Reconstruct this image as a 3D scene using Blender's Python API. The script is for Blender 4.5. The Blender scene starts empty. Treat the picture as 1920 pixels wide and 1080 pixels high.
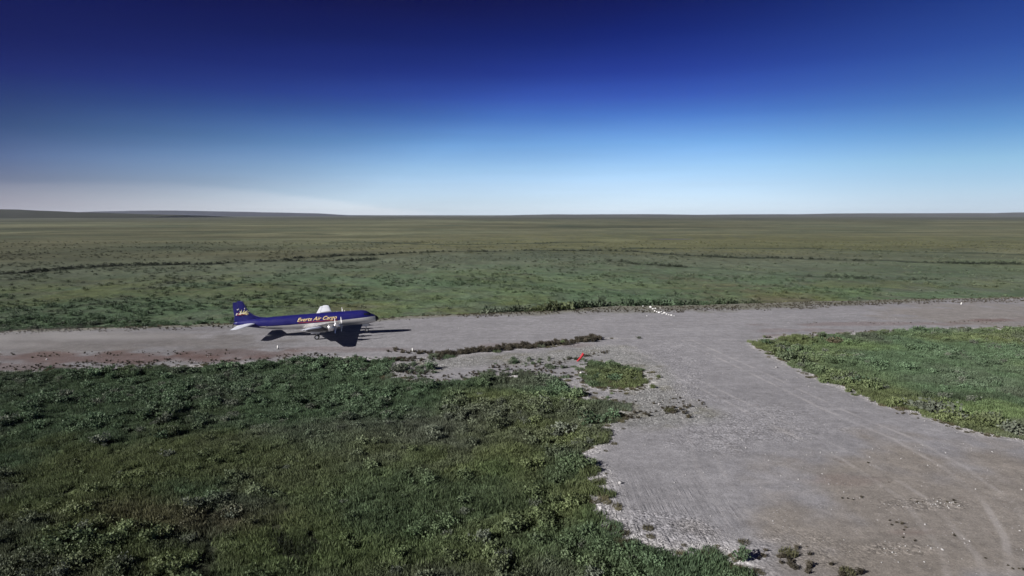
import bpy, bmesh, math, random
import numpy as np
from mathutils import Vector, Matrix

R = math.radians
scene = bpy.context.scene
col = scene.collection

# ------------------------------------------------------------------ camera
CAM_H = 27.8
FPX = 1200.0                       # focal length for a 1920 px wide frame
PITCH = math.atan(137 / FPX)
cam_data = bpy.data.cameras.new('camera')
cam_data.sensor_width = 36
cam_data.lens = 36 * FPX / 1920
cam_data.clip_start = 0.5
cam_data.clip_end = 90000
cam = bpy.data.objects.new('camera', cam_data)
cam.location = (0, 0, CAM_H)
cam.rotation_euler = (math.pi / 2 - PITCH, 0, 0)
col.objects.link(cam)
scene.camera = cam

# ------------------------------------------------------------------ light
SUN_EL, SUN_DIR = 26.2, 30.1       # elevation; heading in which shadows fall, from +X towards +Y
EXPOSURE = 0.62
scene.view_settings.view_transform = 'Standard'
scene.view_settings.look = 'None'
scene.view_settings.exposure = EXPOSURE
scene.view_settings.gamma = 1
scene.view_settings.use_curve_mapping = False

sun_data = bpy.data.lights.new('sun', 'SUN')
sun_data.energy = 5.0
sun_data.angle = R(0.5)
sun_data.color = (1.0, 0.955, 0.91)
sun = bpy.data.objects.new('sun', sun_data)
d = Vector((math.cos(R(SUN_DIR)) * math.cos(R(SUN_EL)), math.sin(R(SUN_DIR)) * math.cos(R(SUN_EL)), -math.sin(R(SUN_EL))))
sun.rotation_euler = d.to_track_quat('-Z', 'Y').to_euler()
sun.location = (-100, -60, 100)
col.objects.link(sun)

world = bpy.data.worlds.new('World')
scene.world = world
world.use_nodes = True


class NT:
    """small helper to write node trees tersely"""
    def __init__(self, tree):
        self.t = tree
        tree.nodes.clear()

    def n(self, kind, inputs=None, **props):
        nd = self.t.nodes.new(kind)
        for k, v in props.items():
            setattr(nd, k, v)
        for k, v in (inputs or {}).items():
            s = nd.inputs[k]
            if isinstance(v, bpy.types.NodeSocket):
                self.t.links.new(v, s)
            else:
                s.default_value = v
        return nd

    def math(self, op, a, b=0.0, c=0.0, clamp=False):
        return self.n('ShaderNodeMath', {0: a, 1: b, 2: c}, operation=op, use_clamp=clamp).outputs[0]

    def maprange(self, v, a, b, c=0.0, d=1.0, smooth=False):
        return self.n('ShaderNodeMapRange', {0: v, 1: a, 2: b, 3: c, 4: d},
                      interpolation_type='SMOOTHSTEP' if smooth else 'LINEAR').outputs[0]

    def mix(self, f, a, b, mode='MIX'):
        nd = self.n('ShaderNodeMix', data_type='RGBA', blend_type=mode)
        for i, v in ((0, f), (6, a), (7, b)):
            if isinstance(v, bpy.types.NodeSocket):
                self.t.links.new(v, nd.inputs[i])
            else:
                nd.inputs[i].default_value = v if i == 0 or len(v) == 4 else (*v, 1)
        return nd.outputs[2]

    def noise(self, vec, scale, detail=3, rough=0.5, out=0):
        return self.n('ShaderNodeTexNoise', {'Vector': vec, 'Scale': scale, 'Detail': detail, 'Roughness': rough}).outputs[out]

    def ramp(self, f, stops, interp='LINEAR'):
        nd = self.n('ShaderNodeValToRGB', {0: f})
        cr = nd.color_ramp
        cr.interpolation = interp
        while len(cr.elements) < len(stops):
            cr.elements.new(0.5)
        for e, (p, c) in zip(cr.elements, stops):
            e.position = p
            e.color = (*c, 1) if len(c) == 3 else c
        return nd.outputs[0]

    def link(self, a, b):
        self.t.links.new(a, b)


def lin(c):
    return tuple(((v / 255) / 12.92 if v / 255 < .04045 else ((v / 255 + .055) / 1.055) ** 2.4) for v in c)


SKY_MODE = 'GRADED'
w = NT(world.node_tree)
sky = w.n('ShaderNodeTexSky', sky_type='NISHITA', sun_disc=False, sun_elevation=R(SUN_EL),
          sun_rotation=R(240.0), altitude=50, air_density=1.0, dust_density=0.4, ozone_density=2.0)
geo_dir = w.n('ShaderNodeTexCoord').outputs['Generated']
sep = w.n('ShaderNodeSeparateXYZ', {0: geo_dir})
elev = w.math('MULTIPLY', w.math('ARCSINE', sep.outputs[2]), 180 / math.pi)
azim = w.math('MULTIPLY', w.math('ARCTAN2', sep.outputs[0], sep.outputs[1]), 180 / math.pi)
EL = [0.0, 0.9, 1.6, 2.6, 4.0, 6.2, 8.4, 10.0, 12.0, 15.0, 18.0, 40.0]
SKY_W = [(140, 142, 158), (138, 141, 157), (128, 134, 152), (104, 114, 142), (84, 102, 142), (52, 76, 124), (34, 52, 108), (26, 38, 104), (19, 29, 92), (14, 22, 82), (17, 14, 66), (6, 8, 40)]
SKY_M = [(214, 231, 244), (208, 229, 245), (200, 225, 245), (184, 216, 245), (160, 202, 241), (114, 166, 224), (73, 119, 197), (54, 87, 177), (34, 58, 146), (16, 35, 113), (11, 20, 82), (5, 9, 46)]
SKY_E = [(194, 214, 230), (190, 212, 230), (184, 211, 231), (168, 204, 231), (147, 193, 227), (102, 155, 210), (71, 116, 186), (58, 97, 174), (44, 78, 158), (32, 61, 137), (23, 44, 116), (8, 12, 56)]
# what the plain Nishita sky (strength 0.1) gives at those elevations towards west, middle and east;
# the grade below is the ratio between the photograph's deep polarised blue and that sky
NISH = {
    'W': [(0.461, 0.4206, 0.2875), (0.5139, 0.4999, 0.3526), (0.5096, 0.5274, 0.3937), (0.4697, 0.5379, 0.4517), (0.4079, 0.5161, 0.4981), (0.324, 0.4552, 0.5212), (0.2669, 0.3981, 0.5099), (0.2336, 0.3595, 0.4907), (0.2052, 0.3236, 0.4664), (0.176, 0.292, 0.4504), (0.1765, 0.2933, 0.451)],
    'M': [(0.528, 0.4931, 0.344), (0.5958, 0.5902, 0.4219), (0.5931, 0.6208, 0.4671), (0.5426, 0.6317, 0.5378), (0.4706, 0.6019, 0.5848), (0.3692, 0.5236, 0.6022), (0.2989, 0.4503, 0.5794), (0.2606, 0.4042, 0.5524), (0.2223, 0.3544, 0.5138), (0.1824, 0.2983, 0.4593), (0.1628, 0.2693, 0.428)],
    'E': [(0.706, 0.6633, 0.4657), (0.8035, 0.7967, 0.5702), (0.7997, 0.8416, 0.6351), (0.7406, 0.8588, 0.7245), (0.629, 0.8112, 0.7956), (0.4928, 0.7028, 0.8127), (0.3963, 0.5993, 0.7752), (0.343, 0.5338, 0.7334), (0.2941, 0.4688, 0.6808), (0.2498, 0.4121, 0.6216), (0.2422, 0.3845, 0.5966)],
}


def scale_c(v):
    return w.n('ShaderNodeCombineColor', {0: v, 1: v, 2: v}).outputs[0]


def sky_grade(targets, nish):
    nish = list(nish) + [nish[-1]]
    f = w.maprange(elev, 0.0, 40.0)
    stops = []
    for e, t, nv in zip(EL, targets, nish):
        L = lin(t)
        stops.append((e / 40.0, tuple(min(1.0, L[k] / 2 ** EXPOSURE / nv[k] / 4) for k in range(3))))
    return w.ramp(f, stops)


gw, gm, ge = sky_grade(SKY_W, NISH['W']), sky_grade(SKY_M, NISH['M']), sky_grade(SKY_E, NISH['E'])
westness = w.math('DIVIDE', w.math('ADD', azim, 39.5), w.math('ADD', 24.0, w.math('MULTIPLY', w.math('MAXIMUM', elev, 0.0), 1.7)))
g1 = w.mix(w.maprange(westness, 0, 1, smooth=False), gw, gm)
# thin veil of high cloud lying on the western horizon
cn = w.n('ShaderNodeTexNoise', {'Vector': w.n('ShaderNodeMapping', {'Vector': geo_dir, 'Scale': (3, 3, 30)}).outputs[0], 'Scale': 2.0, 'Detail': 4.0}).outputs[0]
edge_el = w.math('ADD', w.maprange(azim, -24, -3, 2.35, -.5), w.maprange(cn, .3, .7, -.35, .35))
veil = w.math('MULTIPLY', w.maprange(w.math('SUBTRACT', elev, edge_el), -.45, .25, 1, 0, smooth=True), w.maprange(azim, -60, -45, 0, 1))
g1 = w.mix(w.math('MULTIPLY', veil, .9), g1, w.mix(1.0, g1, (1.20, 1.12, 1.08, 1), 'MULTIPLY'))
streak = w.n('ShaderNodeTexNoise', {'Vector': w.n('ShaderNodeMapping', {'Vector': geo_dir, 'Scale': (1.2, 1.2, 14)}).outputs[0], 'Scale': 2.2, 'Detail': 5.0}).outputs[0]
g1 = w.mix(1.0, g1, scale_c(w.maprange(streak, .3, .7, .95, 1.05)), 'MULTIPLY')
g2 = w.mix(w.maprange(azim, 8, 39, smooth=True), g1, ge)
graded = w.mix(1.0, sky.outputs[0], g2, 'MULTIPLY')
graded = w.n('ShaderNodeVectorMath', {0: graded, 3: 4.0}, operation='SCALE').outputs[0]
bg = w.n('ShaderNodeBackground', {0: graded, 1: 0.1})
w.n('ShaderNodeOutputWorld', {0: bg.outputs[0]})

# ------------------------------------------------------------------ small tools
def tag(o, label=None, cat=None, group=None, kind=None):
    for k, v in (('label', label), ('category', cat), ('group', group), ('kind', kind)):
        if v:
            o[k] = v
    return o


def G(px, py, z=0.0):
    """ground point (height z) for image pixel coordinates in a 1920x1080 frame"""
    c, s = math.cos(PITCH), math.sin(PITCH)
    u, v = (px - 960) / FPX, (540 - py) / FPX
    dy, dz = c + v * s, -s + v * c
    t = (z - CAM_H) / dz
    return (u * t, dy * t)


def hash2(ix, iy, seed):
    h = (ix.astype(np.int64) * 374761393 + iy.astype(np.int64) * 668265263 + seed * 974711) & 0x7fffffff
    h = ((h ^ (h >> 13)) * 1274126177) & 0x7fffffff
    h = ((h ^ (h >> 16)) * 668265263) & 0x7fffffff
    return (h & 0xffffff) / float(0xffffff)


def vnoise(x, y, seed=0):
    ix, iy = np.floor(x), np.floor(y)
    fx, fy = x - ix, y - iy
    fx, fy = fx * fx * (3 - 2 * fx), fy * fy * (3 - 2 * fy)
    a, b = hash2(ix, iy, seed), hash2(ix + 1, iy, seed)
    c_, d_ = hash2(ix, iy + 1, seed), hash2(ix + 1, iy + 1, seed)
    return (a + (b - a) * fx) * (1 - fy) + (c_ + (d_ - c_) * fx) * fy


def fbm(x, y, scale, octv=3, seed=0):
    """-1..1"""
    r, amp, tot = 0, 1.0, 0
    for o in range(octv):
        r = r + amp * (vnoise(x / scale * 2 ** o + 17.3 * o, y / scale * 2 ** o - 9.1 * o, seed + o) * 2 - 1)
        tot += amp
        amp *= 0.5
    return r / tot


def sdist(x, y, poly, closed=True):
    """signed distance, + inside (closed) / unsigned distance (open)"""
    P = np.array(poly, float)
    d2 = np.full(x.shape, 1e18)
    inside = np.zeros(x.shape, bool)
    n = len(P)
    for i in range(n if closed else n - 1):
        a, b = P[i], P[(i + 1) % n]
        ex, ey = b - a
        wx, wy = x - a[0], y - a[1]
        t = np.clip((wx * ex + wy * ey) / (ex * ex + ey * ey + 1e-12), 0, 1)
        d2 = np.minimum(d2, (wx - t * ex) ** 2 + (wy - t * ey) ** 2)
        if closed:
            c1 = (a[1] > y) != (b[1] > y)
            xi = a[0] + (y - a[1]) * ex / (ey if abs(ey) > 1e-12 else 1e-12)
            inside ^= c1 & (x < xi)
    dd = np.sqrt(d2)
    return np.where(inside, dd, -dd) if closed else dd


def side_dist(x, y, line):
    """distance to an open line, signed by side"""
    P = np.array(line, float)
    best = np.full(x.shape, 1e18)
    sg = np.ones(x.shape)
    for i in range(len(P) - 1):
        a, b = P[i], P[i + 1]
        ex, ey = b - a
        wx, wy = x - a[0], y - a[1]
        t = np.clip((wx * ex + wy * ey) / (ex * ex + ey * ey), 0, 1)
        q = (wx - t * ex) ** 2 + (wy - t * ey) ** 2
        m = q < best
        best = np.where(m, q, best)
        sg = np.where(m, np.sign(ex * wy - ey * wx), sg)
    return np.sqrt(best) * sg


def sstep(v, a, b):
    t = np.clip((v - a) / (b - a), 0, 1)
    return t * t * (3 - 2 * t)


# ------------------------------------------------------------------ lie of the land
far_dir = np.array([298.0, 62.0]) / math.hypot(298, 62)
RUNWAY = [G(-10, 620), G(430, 607), G(700, 599), G(770, 593), G(900, 588), G(1040, 582), G(1150, 574), G(1280, 573), G(1500, 566),
          G(1700, 561), G(1930, 557), (900, 366), (900, 318), G(1930, 615), G(1750, 619), G(1600, 626), G(1480, 633), G(1423, 641),
          G(1200, 640), G(1120, 637), G(1000, 655), G(850, 672), G(740, 676), G(620, 673), G(500, 682), G(400, 688), G(200, 694), G(-10, 702),
          (-700, -20), (-700, 32)]
APRON = [G(1423, 634), G(1200, 632), G(1120, 634), G(1000, 652), G(850, 668), G(735, 676), G(720, 704), G(790, 716), G(860, 714), G(900, 700), G(960, 700), G(1066, 706), G(1076, 728),
         G(1120, 750), G(1170, 765), G(1200, 790), G(1140, 815), G(1098, 858), G(1122, 900), G(1138, 955), G(1165, 995), G(1205, 1018),
         G(1262, 1030), G(1325, 1026), G(1380, 1038), G(1425, 1078), G(1450, 1130), G(1500, 1400), (12, 10), (80, 10), (120, 45),
         G(2080, 880), G(1925, 828), G(1840, 811), G(1760, 789), G(1680, 764), G(1600, 734), G(1520, 703), G(1460, 673), G(1420, 650)]


def G2(lst):
    return [G(*p) for p in lst]


BANK = G2([(600, 684), (740, 702), (860, 712), (960, 698), (1066, 712), (1100, 745), (1160, 775)])
RUTS = [G2([(394, 955), (390, 1000), (386, 1060)]), G2([(512, 965), (530, 995), (555, 1035)]), G2([(575, 985), (585, 1003), (592, 1015)])]
TUNDRA_ISLE = G2([(1095, 693), (1140, 684), (1188, 694), (1200, 716), (1170, 728), (1120, 722), (1090, 708)])


def gravel_sd(x, y):
    a = sdist(x, y, RUNWAY)
    b = sdist(x, y, APRON)
    s = np.maximum(a, b + .7)
    s = np.minimum(s, np.maximum(-sdist(x, y, TUNDRA_ISLE), -1.2) * 0.7)
    n = 0.9 * fbm(x, y, 4.0, 2, 3) + 0.55 * fbm(x, y, 1.3, 2, 9)
    near = sstep(np.hypot(x - 25, y - 90), 400, 200)
    bank = sstep(sdist(x, y, BANK, closed=False), 14, 5) * sstep(b, 9, 3)
    n = n + bank * (2.8 * fbm(x * .7, y, 5.5, 3, 43) + .5)
    return s + n * near, a, b


def height(x, y, sd):
    pad = 0.85 * sstep(sd, -4.5, 0.8)
    wild = sstep(sd, 1.0, -2.0)
    D = np.hypot(x, y)
    und = 0.32 * fbm(x, y, 11, 2, 21) + 0.16 * fbm(x, y, 3.1, 2, 31)
    far = sstep(D, 350, 1600) * 3.0 * fbm(x, y, 420, 2, 41)
    near = sstep(D, 900, 300)
    return pad - 0.85 + und * wild * near + far + 0.04 * fbm(x, y, 9, 2, 51) * (1 - wild) * near


def axis(lo, hi, step, out_lo, out_hi, grow):
    mid = list(np.arange(lo, hi, step))
    up, v, s = [], mid[-1], step
    while v < out_hi:
        s *= grow
        v += s
        up.append(v)
    dn, v, s = [], mid[0], step
    while v > out_lo:
        s *= grow
        v -= s
        dn.append(v)
    return np.array(dn[::-1] + mid + up)


xs = axis(-130, 160, 0.5, -60000, 60000, 1.045)
ys = axis(38, 215, 0.5, -300, 70000, 1.035)
X, Y = np.meshgrid(xs, ys)
SD, SDR, SDA = gravel_sd(X, Y)
HGT = height(X, Y, SD)
nx, ny = len(xs), len(ys)

# ------------------------------------------------------------------ vegetation cover of the tundra (plant colour with lens darkening at left, linear albedo)
C_OLIVE = np.array([0.116, 0.142, 0.064])
C_GRASS = np.array([0.110, 0.156, 0.068])
C_GREEN = np.array([0.084, 0.130, 0.074])
C_GREY = np.array([0.105, 0.120, 0.092])
C_BROWN = np.array([0.120, 0.104, 0.066])
C_DARK = np.array([0.030, 0.040, 0.028])
C_FAR = np.array([0.142, 0.150, 0.094])
# (image x px, image y px, half width px, half height px, colour, strength)
BLOBS = [(330, 850, 330, 40, C_OLIVE, .9), (120, 880, 160, 60, C_OLIVE, .8), (560, 900, 230, 26, C_OLIVE, .8),
         (330, 955, 190, 34, C_BROWN, .75), (60, 1010, 130, 35, C_GREEN * .7, .7), (190, 1060, 70, 26, C_DARK, .7), (20, 1060, 50, 25, C_DARK, .7),
         (620, 1010, 230, 50, C_GRASS * .85, .8), (930, 870, 75, 22, C_GRASS, 1.0), (1300, 975, 50, 16, C_GRASS, .6),
         (1110, 962, 36, 20, C_GRASS * .8, .9), (860, 1060, 260, 26, C_GREY * .8, .6),
         (150, 735, 220, 26, C_GREEN, .8), (560, 715, 240, 30, C_GREEN, .7), (740, 800, 230, 40, C_GREY, .8), (850, 930, 240, 60, C_GREEN * .85, .8),
         (1050, 880, 80, 40, C_GREEN * .7, .9), (1010, 750, 90, 22, C_OLIVE, .6),
         (1590, 643, 110, 10, C_GRASS * 1.1, .95), (1560, 662, 70, 6, C_OLIVE * 1.1, .8), (1860, 765, 120, 18, C_GRASS * 1.1, 1.0),
         (1750, 690, 300, 40, C_GREEN * 1.1, .6), (1790, 738, 160, 5, C_DARK, .6), (1150, 705, 45, 14, C_OLIVE, .6),
         (1480, 545, 170, 9, C_GRASS * .9, .45), (1850, 500, 250, 16, C_GREEN, .5), (1000, 535, 420, 36, C_GREEN * 1.2, .6),
         (300, 545, 420, 12, C_OLIVE, .6), (330, 575, 380, 22, C_GREEN, .6), (1400, 455, 700, 15, C_FAR * np.array([1.1, 1.08, .8]), .6)]
CREEKS = [([(-50, 508), (110, 506), (230, 498), (330, 494), (530, 487), (610, 486), (720, 483)], 4.5),
          ([(550, 482), (640, 476), (800, 472), (960, 469), (1080, 468), (1180, 469), (1330, 476), (1500, 484), (1700, 489), (1950, 494)], 4.5),
          ([(1100, 485), (1290, 497), (1450, 511), (1650, 520), (1800, 522)], 3.0),
          ([(-20, 440), (200, 433), (420, 435), (640, 438)], 10.0), ([(1200, 463), (1500, 465), (1930, 476)], 6.0),
          ([(640, 452), (900, 457), (1100, 452)], 8.0), ([(380, 540), (470, 536), (640, 533), (780, 528)], 2.0),
          ([(1300, 420), (1720, 421)], 25.0)]


def tundra_cover(x, y):
    D = np.hypot(x, y)
    sh = np.where
    t = np.zeros(x.shape + (3,))
    a = fbm(x, y, 26, 3, 61)[..., None]
    b = fbm(x, y, 9, 3, 71)[..., None]
    c = fbm(x, y, 70, 3, 81)[..., None]
    base = C_GREEN + (C_OLIVE - C_GREEN) * sstep(a, -.15, .35)
    base = base + (C_GREY - base) * sstep(b, -.1, .4) * .7
    base = base + (C_BROWN - base) * sstep(c, .15, .5) * .6
    # farther out the growth turns to ochre-olive sedge flats in long bands
    f1 = fbm(x, y, 150, 4, 91)[..., None]
    f2 = fbm(x, y * 1.0, 480, 4, 95)[..., None]
    farc = C_FAR * .9 * (1 + .42 * f1 + .45 * f2) + np.array([.008, -.004, -.006]) * f1 * 1.5
    farc = farc + (C_DARK * 1.8 - farc) * sstep(f1, .18, .45) * .40
    f3 = fbm(x * .22, y, 75, 4, 99)[..., None]
    farc = farc * (1 + .55 * f3 * sstep(D, 300, 600)[..., None])
    grn = sstep(D, 620, 330)[..., None] * sstep(f2 + f1 * .5, .35, -.3)
    farc = farc + (np.array([.120, .148, .106]) - farc) * grn * .85
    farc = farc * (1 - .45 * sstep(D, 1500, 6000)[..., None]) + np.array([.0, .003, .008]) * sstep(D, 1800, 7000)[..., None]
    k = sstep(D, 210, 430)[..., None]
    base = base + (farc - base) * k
    # image pixel of each ground point, to place the patches set in pixels
    px = 960 + x / np.maximum(y, 1) * FPX * 0.9945
    py = 540 + FPX * (CAM_H - 137 / FPX * y) / np.maximum(y + 137 / FPX * CAM_H, 1)
    wob = fbm(x, y, 10, 4, 13)
    for (bx, by, rx, ry, cc, st) in BLOBS:
        q = np.sqrt(((px - bx) / rx) ** 2 + ((py - by) / ry) ** 2)
        m = (sstep(q + wob * .9, 1.35, .45) * st * .85)[..., None]
        base = base + (cc - base) * m
    wx_, wy_ = 25 * fbm(x, y, 60, 3, 301), 22 * fbm(x, y, 45, 3, 302)
    for pts, wd in CREEKS:
        dd = sdist(x + wx_, y + wy_, G2(pts), closed=False)
        m = (sstep(dd / wd + fbm(x, y, 30, 3, 7) * 1.0, 1.7, .6) * (.85 if wd > 4 else .6))[..., None]
        base = base + (C_DARK * 1.1 - base) * m
    rd = np.minimum.reduce([sdist(x, y, q_, closed=False) for q_ in RUTS])
    base = base + (C_DARK * .6 - base) * (sstep(rd, 1.1, .5) * .9)[..., None]
    # brighter eastern growth, then lens darkening at left painted into the plant colour
    base = base * (1 + .10 * sstep(x, 40, 90) * sstep(y, 175, 165))[..., None]
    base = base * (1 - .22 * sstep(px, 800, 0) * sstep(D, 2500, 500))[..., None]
    return np.clip(base, .008, .5)


TINT = np.zeros(X.shape + (4,))
TINT[..., 3] = 1
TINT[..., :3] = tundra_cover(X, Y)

# gravel colour
g_base = np.array([0.250, 0.247, 0.262])
g_warm = np.array([0.228, 0.206, 0.182])
g_red = np.array([0.150, 0.095, 0.085])
g_pale = np.array([0.42, 0.41, 0.415])


def gblob(x, y, bx, by, rx, ry, wob):
    px = 960 + x / np.maximum(y, 1) * FPX * 0.9945
    py = 540 + FPX * (CAM_H - 137 / FPX * y) / np.maximum(y + 137 / FPX * CAM_H, 1)
    q = np.sqrt(((px - bx) / rx) ** 2 + ((py - by) / ry) ** 2)
    return sstep(q + wob * .6, 1.25, .55)[..., None]


GT = np.zeros(X.shape + (4,))
GT[..., 3] = 1
wob = fbm(X, Y, 5, 3, 15)
g = g_base * (1 + .07 * fbm(X, Y, 14, 3, 17)[..., None])
g = g + (g_warm - g) * gblob(X, Y, 1750, 980, 330, 150, wob) * .85
g = g + (g_warm * .92 - g) * gblob(X, Y, 1650, 1080, 260, 60, wob) * .6
g = g + (g_warm * .95 - g) * gblob(X, Y, 1850, 590, 200, 22, wob) * .6
g = g + (g_warm * .8 - g) * gblob(X, Y, 100, 640, 420, 24, wob) * .5
for bx, by, rx, ry, st in ((180, 672, 260, 11, .75), (430, 664, 130, 8, .5), (40, 690, 120, 8, .5), (620, 655, 120, 6, .3), (1660, 608, 180, 4, .4), (1880, 600, 60, 4, .6),
                           (1010, 648, 110, 6, .3), (1470, 632, 60, 4, .4), (1600, 900, 90, 10, .22), (1740, 1000, 60, 8, .3), (1520, 620, 100, 4, .3)):
    g = g + (g_red - g) * gblob(X, Y, bx, by, rx, ry, wob * 1.3) * st
g = g * (1 - .24 * gblob(X, Y, -50, 650, 620, 120, wob * .5)) * (1 + .06 * gblob(X, Y, 1250, 640, 250, 60, wob))  # left end of the runway darkened: lens falloff painted into the gravel
edge = (sstep(SD, 3.4, .4) * sstep(fbm(X, Y, 6, 2, 19), -.9, .1) * (.35 + .65 * (SDR < 3)))[..., None]
rimw = (sstep(SD, 2.2, .5) * (SDR < 2) * sstep(fbm(X, Y, 3, 2, 20), -1.0, .0))[..., None]
g = g + (g_pale * .93 - g) * np.maximum(edge * .75, rimw * .85)
FAR_EDGE = [G(-10, 620), G(430, 607), G(700, 599), G(770, 593), G(900, 588), G(1040, 582), G(1150, 574), G(1280, 573), G(1500, 566), G(1700, 561), G(1930, 557)]
fe = sdist(X, Y, FAR_EDGE, closed=False)
fw = 5.0 + 9.0 * sstep(X, -20, 40) * sstep(X, 150, 90)
side = sstep(fe / fw + .45 * fbm(X, Y, 7, 3, 23), 1.1, .35)[..., None]           # weedy far shoulder
g = g + (np.array([.150, .150, .112]) - g) * side * .85
rough = sstep(sdist(X, Y, G2([(770, 690), (900, 676), (1020, 672), (1150, 655), (1200, 690), (1230, 750), (1180, 785), (1290, 775)]), closed=False) + 1.5 * fbm(X, Y, 5, 3, 29), 7, 2)[..., None]
g = g * (1 - .10 * rough) + np.array([.0, .004, -.012]) * rough
g = g + (np.array([.150, .145, .105]) - g) * rough * sstep(fbm(X, Y, 3.5, 3, 33), .05, .45)[..., None] * .6
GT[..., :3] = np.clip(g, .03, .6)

TR1 = G2([(1290, 640), (1420, 700), (1560, 768), (1690, 822), (1790, 878), (1870, 940), (1920, 1020), (1935, 1100)])
TR2 = G2([(1180, 660), (1330, 730), (1470, 800), (1600, 862), (1720, 940), (1800, 1040), (1830, 1150)])
TR3 = G2([(900, 618), (1100, 612), (1300, 606), (1600, 590), (1930, 580)])
TR4 = G2([(1160, 640), (1250, 700), (1300, 790), (1330, 880), (1400, 1000)])


# ------------------------------------------------------------------ materials
def new_mat(name):
    m = bpy.data.materials.new(name)
    m.use_nodes = True
    return m, NT(m.node_tree)


def plain(name, color, rough=.6, metal=0.0, var=0.12, scale=3.0, spec=.5):
    m, t = new_mat(name)
    co = t.n('ShaderNodeTexCoord').outputs['Object']
    nz = t.noise(co, scale, 4, .6)
    c = t.mix(1.0, (*color, 1), t.n('ShaderNodeCombineColor', {0: t.maprange(nz, .3, .7, 1 - var, 1 + var * .4), 1: t.maprange(nz, .3, .7, 1 - var, 1 + var * .4), 2: t.maprange(nz, .3, .7, 1 - var, 1 + var * .4)}).outputs[0], 'MULTIPLY')
    b = t.n('ShaderNodeBsdfPrincipled', {'Base Color': c, 'Roughness': t.maprange(nz, .3, .7, rough * .85, min(1, rough * 1.15)), 'Metallic': metal, 'Specular IOR Level': spec})
    t.n('ShaderNodeOutputMaterial', {0: b.outputs[0]})
    return m


def scale_rgb(t, v):
    return t.n('ShaderNodeCombineColor', {0: v, 1: v, 2: v}).outputs[0]


def tundra_material():
    m, t = new_mat('tundra')
    pos = t.n('ShaderNodeNewGeometry').outputs['Position']
    tint = t.n('ShaderNodeAttribute', attribute_name='tint', attribute_type='GEOMETRY').outputs['Color']
    n1 = t.noise(pos, 1.6, 5, .65)
    n2 = t.noise(pos, .16, 5, .6)
    n3 = t.noise(pos, .02, 6, .62)
    v = t.math('MULTIPLY', t.maprange(n1, .3, .7, .62, 1.32), t.maprange(n2, .3, .7, .84, 1.16))
    v = t.math('MULTIPLY', v, t.maprange(n3, .3, .7, .78, 1.22))
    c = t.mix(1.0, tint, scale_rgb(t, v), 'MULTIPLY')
    c = t.mix(t.maprange(t.noise(pos, .07, 4, .6), .5, .68, 0, .2), c, (.10, .082, .05, 1))
    # small pools of darker hummock growth
    vor = t.n('ShaderNodeTexVoronoi', {'Vector': pos, 'Scale': .35, 'Randomness': 1.0}, feature='F1')
    c = t.mix(t.maprange(vor.outputs['Distance'], .1, .42, .14, 0), c, (.028, .042, .024, 1))
    h1 = t.n('ShaderNodeBump', {'Strength': 1.0, 'Distance': .22, 'Height': n1})
    h2 = t.n('ShaderNodeBump', {'Strength': .6, 'Distance': .9, 'Height': n2, 'Normal': h1.outputs[0]})
    h3 = t.n('ShaderNodeBump', {'Strength': .6, 'Distance': 5.0, 'Height': n3, 'Normal': h2.outputs[0]})
    b = t.n('ShaderNodeBsdfPrincipled', {'Base Color': c, 'Roughness': .95, 'Specular IOR Level': .1, 'Normal': h3.outputs[0]})
    t.n('ShaderNodeOutputMaterial', {0: b.outputs[0]})
    return m


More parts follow.
